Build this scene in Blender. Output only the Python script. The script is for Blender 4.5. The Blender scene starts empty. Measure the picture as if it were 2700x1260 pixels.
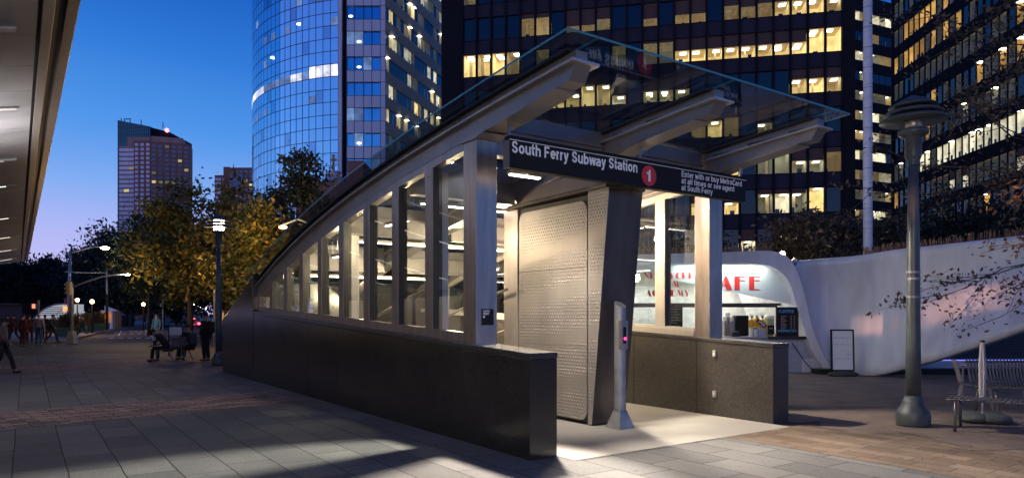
import bpy, math, random
from mathutils import Vector, Matrix
import numpy as np
random.seed(7); rng = np.random.default_rng(7)
SC = bpy.context.scene
COL = SC.collection
R = math.radians

# ------------------------------------------------------------------ camera
F, CX, HY, H = 1835.0, 1350.0, 830.0, 1.7
cd = bpy.data.cameras.new('camera'); cam = bpy.data.objects.new('camera', cd); COL.objects.link(cam)
cam.location = (0, 0, H); cam.rotation_euler = (R(90), 0, 0)
cd.sensor_width = 36; cd.lens = 36 * F / 2700; cd.shift_y = 200 / 2700
cd.clip_end = 3000; cd.clip_start = 0.1
SC.camera = cam
SC.view_settings.view_transform = 'Standard'; SC.view_settings.look = 'None'
SC.view_settings.exposure = 0.0; SC.view_settings.gamma = 1
SC.cycles.use_denoising = True
SC.cycles.max_bounces = 8; SC.cycles.transparent_max_bounces = 24
SC.cycles.sample_clamp_indirect = 4.0
SC.cycles.caustics_reflective = False; SC.cycles.caustics_refractive = False

def lin(c):
    return tuple(((x / 255) / 12.92 if x / 255 <= .04045 else ((x / 255 + .055) / 1.055) ** 2.4) for x in c)

# ------------------------------------------------------------------ sky
W = bpy.data.worlds.new('World'); SC.world = W; W.use_nodes = True
nt = W.node_tree; nt.nodes.clear()
out = nt.nodes.new('ShaderNodeOutputWorld'); bg = nt.nodes.new('ShaderNodeBackground')
bg2 = nt.nodes.new('ShaderNodeBackground'); add = nt.nodes.new('ShaderNodeAddShader')
tc = nt.nodes.new('ShaderNodeTexCoord'); sep = nt.nodes.new('ShaderNodeSeparateXYZ'); cr = nt.nodes.new('ShaderNodeValToRGB')
nt.links.new(tc.outputs['Generated'], sep.inputs[0])
# dusk afterglow: slightly higher band towards the west (left)
mx = nt.nodes.new('ShaderNodeMath'); mx.operation = 'MULTIPLY_ADD'; mx.inputs[1].default_value = 0.05
nt.links.new(sep.outputs['X'], mx.inputs[0]); nt.links.new(sep.outputs['Z'], mx.inputs[2])
mpz = nt.nodes.new('ShaderNodeMapping'); mpz.inputs['Scale'].default_value = (2, 2, 9); nt.links.new(tc.outputs['Generated'], mpz.inputs[0])
nz = nt.nodes.new('ShaderNodeTexNoise'); nz.inputs['Scale'].default_value = 1.3; nz.inputs['Detail'].default_value = 5; nt.links.new(mpz.outputs[0], nz.inputs['Vector'])
mz = nt.nodes.new('ShaderNodeMath'); mz.operation = 'MULTIPLY_ADD'; mz.inputs[1].default_value = .035; nt.links.new(nz.outputs[0], mz.inputs[0]); nt.links.new(mx.outputs[0], mz.inputs[2])
nt.links.new(mz.outputs[0], cr.inputs[0]); nt.links.new(cr.outputs[0], bg.inputs[0]); bg.inputs[1].default_value = 1.0
el = cr.color_ramp.elements
stops = [(0.0, (204, 192, 240)), (0.04, (196, 190, 246)), (0.09, (176, 184, 246)), (0.16, (128, 172, 242)), (0.23, (80, 150, 234)),
         (0.31, (50, 124, 218)), (0.40, (26, 98, 196)), (0.62, (16, 62, 140)), (1.0, (8, 34, 90))]
el[0].position = stops[0][0]; el[0].color = (*lin(stops[0][1]), 1)
el[1].position = stops[-1][0]; el[1].color = (*lin(stops[-1][1]), 1)
for p, c in stops[1:-1]:
    e = el.new(p); e.color = (*lin(c), 1)
sky = nt.nodes.new('ShaderNodeTexSky'); sky.sky_type = 'NISHITA'; sky.sun_disc = False
sky.sun_elevation = R(-4); sky.sun_rotation = R(-80)
nt.links.new(sky.outputs[0], bg2.inputs[0]); bg2.inputs[1].default_value = 0.05
nt.links.new(bg.outputs[0], add.inputs[0]); nt.links.new(bg2.outputs[0], add.inputs[1]); nt.links.new(add.outputs[0], out.inputs[0])

# last glow of the western sky
sd = bpy.data.lights.new('sun', 'SUN'); sd.energy = 0.13; sd.angle = R(70); sd.color = (.80, .68, 1)
sun = bpy.data.objects.new('sun', sd); COL.objects.link(sun); sun.rotation_euler = (R(86), 0, R(-62))

# ------------------------------------------------------------------ materials
def mat(name, col=(.5, .5, .5), rough=.6, metal=0, var=.15, scale=6, bump=0, bscale=40, emit=None, es=0, spec=.5, coat=0, stretch=None):
    m = bpy.data.materials.new(name); m.use_nodes = True
    t = m.node_tree; b = t.nodes['Principled BSDF']
    b.inputs['Roughness'].default_value = rough; b.inputs['Metallic'].default_value = metal
    b.inputs['Specular IOR Level'].default_value = spec
    b.inputs['Coat Weight'].default_value = coat
    co = t.nodes.new('ShaderNodeTexCoord'); src = co.outputs['Object']
    if stretch:
        mp = t.nodes.new('ShaderNodeMapping'); mp.inputs['Scale'].default_value = stretch
        t.links.new(src, mp.inputs[0]); src = mp.outputs[0]
    n = t.nodes.new('ShaderNodeTexNoise'); n.inputs['Scale'].default_value = scale; n.inputs['Detail'].default_value = 6
    t.links.new(src, n.inputs['Vector'])
    r = t.nodes.new('ShaderNodeValToRGB'); r.color_ramp.elements[0].position = .3; r.color_ramp.elements[1].position = .7
    r.color_ramp.elements[0].color = (*[c * (1 - var) for c in col], 1); r.color_ramp.elements[1].color = (*[min(1, c * (1 + var)) for c in col], 1)
    t.links.new(n.outputs[0], r.inputs[0]); t.links.new(r.outputs[0], b.inputs['Base Color'])
    rr = t.nodes.new('ShaderNodeMapRange'); rr.inputs['To Min'].default_value = max(.02, rough * .75); rr.inputs['To Max'].default_value = min(1, rough * 1.3)
    t.links.new(n.outputs[0], rr.inputs[0]); t.links.new(rr.outputs[0], b.inputs['Roughness'])
    if bump:
        n2 = t.nodes.new('ShaderNodeTexNoise'); n2.inputs['Scale'].default_value = bscale; n2.inputs['Detail'].default_value = 4
        t.links.new(src, n2.inputs['Vector'])
        bp = t.nodes.new('ShaderNodeBump'); bp.inputs['Strength'].default_value = bump; bp.inputs['Distance'].default_value = .02
        t.links.new(n2.outputs[0], bp.inputs['Height']); t.links.new(bp.outputs[0], b.inputs['Normal'])
    if emit:
        b.inputs['Emission Color'].default_value = (*emit, 1); b.inputs['Emission Strength'].default_value = es
        m.cycles.emission_sampling = 'NONE'
    return m

def glow(name, col, s, var=0.25, scale=.6, sampling='NONE', orv=0.0):
    """something that gives off light; strength wanders a little over the object"""
    m = bpy.data.materials.new(name); m.use_nodes = True; t = m.node_tree; b = t.nodes['Principled BSDF']
    b.inputs['Base Color'].default_value = (*[c * .5 for c in col], 1); b.inputs['Roughness'].default_value = .7
    co = t.nodes.new('ShaderNodeTexCoord'); n = t.nodes.new('ShaderNodeTexNoise'); n.inputs['Scale'].default_value = scale
    n.inputs['Detail'].default_value = 5
    t.links.new(co.outputs['Object'], n.inputs['Vector'])
    mr = t.nodes.new('ShaderNodeMapRange'); mr.inputs['From Min'].default_value = .3; mr.inputs['From Max'].default_value = .7
    mr.inputs['To Min'].default_value = s * (1 - var); mr.inputs['To Max'].default_value = s * (1 + var)
    oi = t.nodes.new('ShaderNodeObjectInfo'); m2 = t.nodes.new('ShaderNodeMapRange'); m2.inputs['To Min'].default_value = 1 - orv; m2.inputs['To Max'].default_value = 1 + orv
    t.links.new(oi.outputs['Random'], m2.inputs[0]); mu = t.nodes.new('ShaderNodeMath'); mu.operation = 'MULTIPLY'
    t.links.new(n.outputs[0], mr.inputs[0]); t.links.new(mr.outputs[0], mu.inputs[0]); t.links.new(m2.outputs[0], mu.inputs[1]); t.links.new(mu.outputs[0], b.inputs['Emission Strength'])
    b.inputs['Emission Color'].default_value = (*col, 1)
    m.cycles.emission_sampling = sampling
    return m

def glassmat(name, tint=(.8, .9, .9), refl=.12, rough=.02, fk=.4):
    m = bpy.data.materials.new(name); m.use_nodes = True; t = m.node_tree; t.nodes.clear()
    o = t.nodes.new('ShaderNodeOutputMaterial'); mixn = t.nodes.new('ShaderNodeMixShader')
    tr = t.nodes.new('ShaderNodeBsdfTransparent'); gl = t.nodes.new('ShaderNodeBsdfGlossy')
    tr.inputs[0].default_value = (*tint, 1); gl.inputs['Roughness'].default_value = rough; gl.inputs[0].default_value = (.9, .95, 1, 1)
    f = t.nodes.new('ShaderNodeFresnel'); f.inputs[0].default_value = 1.45
    a = t.nodes.new('ShaderNodeMath'); a.operation = 'MULTIPLY_ADD'; a.inputs[1].default_value = fk; a.inputs[2].default_value = refl; a.use_clamp = True
    t.links.new(f.outputs[0], a.inputs[0]); t.links.new(a.outputs[0], mixn.inputs[0])
    t.links.new(tr.outputs[0], mixn.inputs[1]); t.links.new(gl.outputs[0], mixn.inputs[2]); t.links.new(mixn.outputs[0], o.inputs[0])
    return m

def leafmat(name, c0, c1, c2):
    m = bpy.data.materials.new(name); m.use_nodes = True; t = m.node_tree; b = t.nodes['Principled BSDF']
    g = t.nodes.new('ShaderNodeNewGeometry'); r = t.nodes.new('ShaderNodeValToRGB')
    r.color_ramp.elements[0].color = (*c0, 1); r.color_ramp.elements[1].color = (*c2, 1)
    e = r.color_ramp.elements.new(.55); e.color = (*c1, 1)
    t.links.new(g.outputs['Random Per Island'], r.inputs[0]); t.links.new(r.outputs[0], b.inputs['Base Color'])
    b.inputs['Roughness'].default_value = .6
    b.inputs['Transmission Weight'].default_value = 0
    tl = t.nodes.new('ShaderNodeBsdfTranslucent'); mixn = t.nodes.new('ShaderNodeMixShader'); mixn.inputs[0].default_value = .4
    t.links.new(r.outputs[0], tl.inputs[0]); t.links.new(b.outputs[0], mixn.inputs[1]); t.links.new(tl.outputs[0], mixn.inputs[2])
    t.links.new(mixn.outputs[0], t.nodes['Material Output'].inputs[0])
    return m

def granite(name, dark=(.012, .011, .011), light=(.055, .05, .047), rough=.22, bands=True):
    m = bpy.data.materials.new(name); m.use_nodes = True; t = m.node_tree; b = t.nodes['Principled BSDF']
    co = t.nodes.new('ShaderNodeTexCoord')
    n = t.nodes.new('ShaderNodeTexNoise'); n.inputs['Scale'].default_value = 120; n.inputs['Detail'].default_value = 3
    t.links.new(co.outputs['Object'], n.inputs['Vector'])
    r = t.nodes.new('ShaderNodeValToRGB'); r.color_ramp.elements[0].position = .42; r.color_ramp.elements[1].position = .66
    r.color_ramp.elements[0].color = (*dark, 1); r.color_ramp.elements[1].color = (*light, 1)
    t.links.new(n.outputs[0], r.inputs[0])
    n2 = t.nodes.new('ShaderNodeTexNoise'); n2.inputs['Scale'].default_value = 1.1; n2.inputs['Detail'].default_value = 4
    t.links.new(co.outputs['Object'], n2.inputs['Vector'])
    mm = t.nodes.new('ShaderNodeMix'); mm.data_type = 'RGBA'; mm.blend_type = 'MULTIPLY'; mm.inputs[0].default_value = .6
    t.links.new(r.outputs[0], mm.inputs[6]); t.links.new(n2.outputs[0], mm.inputs[7])
    t.links.new(mm.outputs[2], b.inputs['Base Color'])
    mr = t.nodes.new('ShaderNodeMapRange'); mr.inputs['To Min'].default_value = rough * .6; mr.inputs['To Max'].default_value = rough * 1.5
    t.links.new(n2.outputs[0], mr.inputs[0]); t.links.new(mr.outputs[0], b.inputs['Roughness'])
    return m

def slabs(name, bw, rh, c1, c2, mortar, msize=.007, rough=.55, off=.4, var=.35, bump=.25, freq=2, sq=1.0):
    """stone slabs or bricks laid in object x (length) / y (rows); joints are recessed with a bump"""
    m = bpy.data.materials.new(name); m.use_nodes = True; t = m.node_tree; b = t.nodes['Principled BSDF']
    b.inputs['Specular IOR Level'].default_value = .22
    co = t.nodes.new('ShaderNodeTexCoord')
    wn = t.nodes.new('ShaderNodeTexNoise'); wn.inputs['Scale'].default_value = .9; wn.inputs['Detail'].default_value = 2
    t.links.new(co.outputs['Object'], wn.inputs['Vector'])
    wm = t.nodes.new('ShaderNodeVectorMath'); wm.operation = 'MULTIPLY_ADD'; wm.inputs[1].default_value = (.03, .03, 0)
    t.links.new(wn.outputs['Color'], wm.inputs[0]); t.links.new(co.outputs['Object'], wm.inputs[2])
    br = t.nodes.new('ShaderNodeTexBrick'); br.offset = off; br.offset_frequency = freq; br.squash = sq; br.squash_frequency = 3
    br.inputs['Scale'].default_value = 1; br.inputs['Brick Width'].default_value = bw; br.inputs['Row Height'].default_value = rh
    br.inputs['Mortar Size'].default_value = msize; br.inputs['Mortar Smooth'].default_value = .3; br.inputs['Bias'].default_value = 0
    br.inputs['Color1'].default_value = (*c1, 1); br.inputs['Color2'].default_value = (*c2, 1); br.inputs['Mortar'].default_value = (*mortar, 1)
    t.links.new(wm.outputs[0], br.inputs['Vector'])
    n = t.nodes.new('ShaderNodeTexNoise'); n.inputs['Scale'].default_value = .8; n.inputs['Detail'].default_value = 8; n.inputs['Roughness'].default_value = .65
    t.links.new(co.outputs['Object'], n.inputs['Vector'])
    r = t.nodes.new('ShaderNodeValToRGB'); r.color_ramp.elements[0].position = .3; r.color_ramp.elements[1].position = .72
    r.color_ramp.elements[0].color = (1 - var,) * 3 + (1,); r.color_ramp.elements[1].color = (1, 1, 1, 1)
    t.links.new(n.outputs[0], r.inputs[0])
    mm = t.nodes.new('ShaderNodeMix'); mm.data_type = 'RGBA'; mm.blend_type = 'MULTIPLY'; mm.inputs[0].default_value = 1
    t.links.new(br.outputs[0], mm.inputs[6]); t.links.new(r.outputs[0], mm.inputs[7])
    g = t.nodes.new('ShaderNodeTexNoise'); g.inputs['Scale'].default_value = 60; g.inputs['Detail'].default_value = 4
    t.links.new(co.outputs['Object'], g.inputs['Vector'])
    m3 = t.nodes.new('ShaderNodeMix'); m3.data_type = 'RGBA'; m3.blend_type = 'OVERLAY'; m3.inputs[0].default_value = .55
    t.links.new(mm.outputs[2], m3.inputs[6]); t.links.new(g.outputs[0], m3.inputs[7])
    vo = t.nodes.new('ShaderNodeTexVoronoi'); vo.inputs['Scale'].default_value = 1.9; t.links.new(co.outputs['Object'], vo.inputs['Vector'])
    vr = t.nodes.new('ShaderNodeMapRange'); vr.inputs['From Min'].default_value = .05; vr.inputs['From Max'].default_value = .075; vr.inputs['To Min'].default_value = .55; t.links.new(vo.outputs[0], vr.inputs[0])
    m4 = t.nodes.new('ShaderNodeMix'); m4.data_type = 'RGBA'; m4.blend_type = 'MULTIPLY'; m4.inputs[0].default_value = .8
    t.links.new(m3.outputs[2], m4.inputs[6]); t.links.new(vr.outputs[0], m4.inputs[7]); t.links.new(m4.outputs[2], b.inputs['Base Color'])
    mr = t.nodes.new('ShaderNodeMapRange'); mr.inputs['To Min'].default_value = rough * .7; mr.inputs['To Max'].default_value = min(1, rough * 1.3)
    t.links.new(n.outputs[0], mr.inputs[0]); t.links.new(mr.outputs[0], b.inputs['Roughness'])
    ad = t.nodes.new('ShaderNodeMath'); ad.operation = 'MULTIPLY_ADD'; ad.inputs[1].default_value = -1
    t.links.new(br.outputs['Fac'], ad.inputs[0])
    g2 = t.nodes.new('ShaderNodeMath'); g2.operation = 'MULTIPLY'; g2.inputs[1].default_value = .5
    t.links.new(g.outputs[0], g2.inputs[0]); t.links.new(g2.outputs[0], ad.inputs[2])
    bp = t.nodes.new('ShaderNodeBump'); bp.inputs['Strength'].default_value = bump; bp.inputs['Distance'].default_value = .01
    t.links.new(ad.outputs[0], bp.inputs['Height']); t.links.new(bp.outputs[0], b.inputs['Normal'])
    return m

def dimpled(name):
    """stainless sheet pressed with rows of small domes, rows fading in and out"""
    m = mat(name, (.37, .345, .33), .42, .6, .12, 2, stretch=(1, 1, .3)); t = m.node_tree; b = t.nodes['Principled BSDF']
    co = t.nodes.new('ShaderNodeTexCoord'); sp = t.nodes.new('ShaderNodeSeparateXYZ'); t.links.new(co.outputs['Object'], sp.inputs[0])
    def M(op, a, bb=None, c=None):
        n = t.nodes.new('ShaderNodeMath'); n.operation = op
        for i, x in enumerate((a, bb, c)):
            if x is None: continue
            if isinstance(x, (int, float)): n.inputs[i].default_value = x
            else: t.links.new(x, n.inputs[i])
        return n.outputs[0]
    pitch = .062
    row = M('DIVIDE', sp.outputs['Z'], pitch * .85); rowf = M('FRACT', row); rown = M('FLOOR', row)
    sh = M('MULTIPLY', M('MODULO', rown, 2.0), .5)
    colx = M('FRACT', M('ADD', M('DIVIDE', sp.outputs['Y'], pitch), sh))
    dx = M('SUBTRACT', colx, .5); dz = M('MULTIPLY', M('SUBTRACT', rowf, .5), .85)
    d = M('SQRT', M('ADD', M('MULTIPLY', dx, dx), M('MULTIPLY', dz, dz)))
    dome = M('MAXIMUM', M('SUBTRACT', 1.0, M('MULTIPLY', d, 3.6)), 0.0)
    wave = M('ADD', M('MULTIPLY', M('SINE', M('ADD', M('MULTIPLY', sp.outputs['Z'], 8.5), M('MULTIPLY', sp.outputs['Y'], 1.3))), .6), .55)
    amp = M('MINIMUM', M('MAXIMUM', wave, .05), 1.0)
    bp = t.nodes.new('ShaderNodeBump'); bp.inputs['Strength'].default_value = 1.0; bp.inputs['Distance'].default_value = .035
    t.links.new(M('MULTIPLY', dome, amp), bp.inputs['Height']); t.links.new(bp.outputs[0], b.inputs['Normal'])
    return m

M_ = {}
M_['steel'] = mat('brushed_steel', (.36, .315, .30), .34, .8, .20, 2.2, stretch=(5, 5, .7))
M_['steel_pale'] = mat('satin_steel', (.50, .46, .44), .38, .6, .07, 3, stretch=(5, 5, .7))
M_['beam'] = mat('painted_steel', (.29, .265, .262), .36, .6, .10, 2)
M_['steel_lit'] = mat('paled_inner_steel', (.46, .42, .38), .5, .2, .08, 3, stretch=(5, 5, .7))
M_['dark'] = mat('dark_gasket', (.02, .018, .018), .5)
M_['black'] = mat('black_enamel', (.012, .011, .012), .6, 0, .1, spec=.25)
M_['darksteel'] = mat('dark_brushed_steel', (.10, .085, .08), .38, .5, .3, 1.5, stretch=(2, 2, .5))
M_['dimple'] = dimpled('dimpled_steel')
M_['granite'] = granite('polished_granite', light=(.085, .075, .066), dark=(.02, .018, .017), rough=.17)
M_['granite_pale'] = granite('honed_granite', (.025, .022, .02), (.16, .145, .13), .3)
M_['coping'] = granite('coping_granite', (.03, .03, .032), (.12, .115, .11), .2)
M_['glass'] = glassmat('window_glass', (.92, .96, .95), .015, fk=.2)
M_['roofglass'] = glassmat('roof_glass', (.74, .79, .79), .045, .05, fk=.17)
M_['glassedge'] = mat('glass_edge', (.07, .22, .25), .2, 0, .1, emit=None)
M_['white'] = mat('white_plaster', (.47, .49, .56), .38, 0, .15, 1.6, bump=.16, bscale=2.2, stretch=(1.6, 1.6, .35))
M_['white_paint'] = mat('white_paint', (.75, .75, .75), .4)
M_['letter'] = mat('white_lettering', (.95, .95, .95), .4, 0, .02, emit=(1, 1, 1), es=.0)
M_['red'] = mat('red_enamel', (.65, .03, .03), .4, 0, .05)
M_['redletter'] = mat('red_lettering', (.70, .035, .03), .5, 0, .05)
M_['lamp_green'] = mat('grey_green_paint', (.055, .068, .073), .42, .1, .2, 4, bump=.1)
M_['pole_white'] = mat('weathered_white_pole', (.62, .6, .63), .45, 0, .12, 2, stretch=(1, 1, 3))
M_['galv'] = mat('galvanised_steel', (.30, .31, .33), .45, .6, .2, 5)
M_['asphalt'] = mat('asphalt', (.05, .05, .052), .85, 0, .3, 2, .5, 60)
M_['concrete'] = mat('pale_concrete', (.27, .26, .245), .7, 0, .12, 1.2, .15, 50)
M_['kerb'] = mat('kerb_stone', (.2, .2, .2), .8)
M_['sand'] = mat('gravel_sand', (.17, .13, .105), .95, 0, .35, 1.6, .9, 55)
M_['mark'] = mat('road_paint', (.6, .6, .62), .7)
M_['slab'] = slabs('bluestone_slabs', .92, .5, (.19, .19, .195), (.12, .122, .13), (.02, .02, .022), .008, .8, .37, bump=.5)
M_['sett'] = slabs('stone_setts', .36, .16, (.42, .29, .27), (.13, .10, .095), (.03, .026, .025), .012, .8, .45, bump=.7)
M_['brickpave'] = slabs('rough_paving_blocks', .42, .26, (.27, .21, .165), (.16, .115, .09), (.09, .075, .06), .006, .8, .33, bump=.9, var=.5)
M_['bark'] = mat('bark', (.06, .045, .035), .9, 0, .3, 9, .6, 30)
M_['leaf_orange'] = leafmat('autumn_leaves', (.03, .045, .01), (.08, .08, .015), (.24, .15, .02))
M_['leaf_green'] = leafmat('green_leaves', (.02, .035, .012), (.05, .075, .02), (.10, .12, .03))
M_['leaf_dark'] = leafmat('dark_leaves', (.012, .018, .015), (.03, .04, .03), (.055, .06, .04))
M_['leaf_brown'] = leafmat('dry_leaves', (.06, .045, .03), (.13, .09, .05), (.22, .15, .07))
M_['skin_a'] = mat('skin', (.35, .2, .14), .55); M_['skin_b'] = mat('pale_skin', (.55, .36, .28), .55)
M_['hair'] = mat('dark_hair', (.01, .008, .007), .7); M_['hair_grey'] = mat('grey_hair', (.35, .33, .31), .7)
M_['tube'] = glow('fluorescent_tube', (1, .93, .78), 9, .05)
M_['tube_dim'] = glow('strip_light', (1, .95, .8), 2.2, .05)

# ------------------------------------------------------------------ frames and mesh building
ST = Matrix.Translation((.205, 8.19, 0)) @ Matrix.Rotation(math.atan2(.572, .820), 4, 'Z')   # station frame: x across (t), y into depth (s)
ID = Matrix.Identity(4)

def at(u, v_, z=0.0):
    Y = (H - z) * F / (v_ - HY); return Vector(((u - CX) / F * Y, Y, z))
def atY(u, v_, Y):
    return Vector(((u - CX) / F * Y, Y, H + (HY - v_) / F * Y))

def tag(o, label=None, cat=None, group=None, kind=None):
    if label: o['label'] = label
    if cat: o['category'] = cat
    if group: o['group'] = group
    if kind: o['kind'] = kind
    return o

def thing(name, label, cat, loc=(0, 0, 0), rotz=0.0, group=None, frame=None):
    o = bpy.data.objects.new(name, None); COL.objects.link(o)
    o.empty_display_size = .3
    o.matrix_world = frame.copy() if frame is not None else Matrix.Translation(loc) @ Matrix.Rotation(rotz, 4, 'Z')
    return tag(o, label, cat, group)

class MB:
    def __init__(s): s.v = []; s.f = []; s.m = []
    def add(s, vs, fs, m=0):
        o = len(s.v); s.v += [tuple(v) for v in vs]
        s.f += [tuple(i + o for i in f) for f in fs]; s.m += [m] * len(fs); return s
    def box(s, x0, x1, y0, y1, z0, z1, m=0):
        return s.add([(x0, y0, z0), (x1, y0, z0), (x1, y1, z0), (x0, y1, z0), (x0, y0, z1), (x1, y0, z1), (x1, y1, z1), (x0, y1, z1)],
                     [(0, 3, 2, 1), (4, 5, 6, 7), (0, 1, 5, 4), (1, 2, 6, 5), (2, 3, 7, 6), (3, 0, 4, 7)], m)
    def prism(s, poly, axis, a, b, m=0):
        """poly in the other two axes: axis x -> (y,z); y -> (x,z); z -> (x,y)"""
        def P(p, c): return {'x': (c, p[0], p[1]), 'y': (p[0], c, p[1]), 'z': (p[0], p[1], c)}[axis]
        n = len(poly); vs = [P(p, a) for p in poly] + [P(p, b) for p in poly]
        fs = [tuple(range(n)), tuple(range(2 * n - 1, n - 1, -1))] + [(i, n + i, n + (i + 1) % n, (i + 1) % n) for i in range(n)]
        return s.add(vs, fs, m)
    def ribbon(s, top, bot, axis, a, b, m=0):
        """solid strip between two polylines (same count) extruded a..b"""
        for i in range(len(top) - 1):
            s.prism([bot[i], bot[i + 1], top[i + 1], top[i]], axis, a, b, m)
        return s
    def tube(s, pts, r, n=8, m=0, cap=True):
        pts = [Vector(p) for p in pts]; rs = r if isinstance(r, (list, tuple)) else [r] * len(pts)
        o = len(s.v); prev = None
        for i, p in enumerate(pts):
            d = (pts[min(i + 1, len(pts) - 1)] - pts[max(i - 1, 0)]).normalized()
            a = prev if prev is not None else (Vector((1, 0, 0)) if abs(d.x) < .8 else Vector((0, 1, 0)))
            a = (a - d * a.dot(d)).normalized(); bb = d.cross(a); prev = a
            for k in range(n):
                t = 2 * math.pi * k / n; s.v.append(tuple(p + (a * math.cos(t) + bb * math.sin(t)) * rs[i]))
        for i in range(len(pts) - 1):
            for k in range(n):
                s.f.append((o + i * n + k, o + i * n + (k + 1) % n, o + (i + 1) * n + (k + 1) % n, o + (i + 1) * n + k)); s.m.append(m)
        if cap:
            s.f.append(tuple(o + k for k in range(n - 1, -1, -1))); s.m.append(m)
            e = o + (len(pts) - 1) * n; s.f.append(tuple(e + k for k in range(n))); s.m.append(m)
        return s
    def lathe(s, prof, n=20, c=(0, 0), m=0):
        o = len(s.v)
        for r_, z in prof:
            for k in range(n):
                t = 2 * math.pi * k / n; s.v.append((c[0] + r_ * math.cos(t), c[1] + r_ * math.sin(t), z))
        for i in range(len(prof) - 1):
            for k in range(n):
                s.f.append((o + i * n + k, o + i * n + (k + 1) % n, o + (i + 1) * n + (k + 1) % n, o + (i + 1) * n + k)); s.m.append(m)
        s.f.append(tuple(o + k for k in range(n - 1, -1, -1))); s.m.append(m)
        e = o + (len(prof) - 1) * n; s.f.append(tuple(e + k for k in range(n))); s.m.append(m)
        return s
    def ball(s, c, r, n=10, m=0, sc=(1, 1, 1)):
        prof = [(max(1e-3, math.sin(math.pi * i / n)), -math.cos(math.pi * i / n)) for i in range(n + 1)]
        o = len(s.v); s.lathe(prof, n + 2, m=m)
        for i in range(o, len(s.v)):
            x, y, z = s.v[i]; s.v[i] = (c[0] + x * r * sc[0], c[1] + y * r * sc[1], c[2] + z * r * sc[2])
        return s
    def build(s, name, mats, parent=None, frame=None, smooth=False, bevel=0.0, keep=False):
        frame = frame or ID
        if not isinstance(mats, (list, tuple)): mats = [mats]
        vs = np.array(s.v, dtype=float)
        fm = np.array(frame); w = vs @ fm[:3, :3].T + fm[:3, 3]
        if parent is not None:
            # world matrix of the parent chain (rigid), computed without a depsgraph update
            pm = world(parent); inv = np.array(pm.inverted()); loc = w @ inv[:3, :3].T + inv[:3, 3]; mw = None
        elif keep:
            loc = vs; mw = frame
        else:
            c = Vector(((w[:, 0].min() + w[:, 0].max()) / 2, (w[:, 1].min() + w[:, 1].max()) / 2, w[:, 2].min()))
            loc = w - np.array(c); mw = Matrix.Translation(c)
        me = bpy.data.meshes.new(name); me.from_pydata([tuple(p) for p in loc], [], s.f); me.validate()
        for m in mats: me.materials.append(m)
        if len(me.polygons) == len(s.m): me.polygons.foreach_set('material_index', s.m)
        if smooth: me.polygons.foreach_set('use_smooth', [True] * len(me.polygons))
        o = bpy.data.objects.new(name, me); COL.objects.link(o)
        if parent is not None: o.parent = parent
        else: o.matrix_world = mw
        WM[o.name] = (world(parent) if parent is not None else mw)
        if bevel:
            b = o.modifiers.new('bevel', 'BEVEL'); b.width = bevel; b.segments = 2; b.limit_method = 'ANGLE'
        return o
WM = {}
def world(o):
    if o.name in WM: return WM[o.name]
    WM[o.name] = o.matrix_world.copy(); return WM[o.name]

def smoothby(o):
    o.data.polygons.foreach_set('use_smooth', [True] * len(o.data.polygons)); return o

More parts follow.
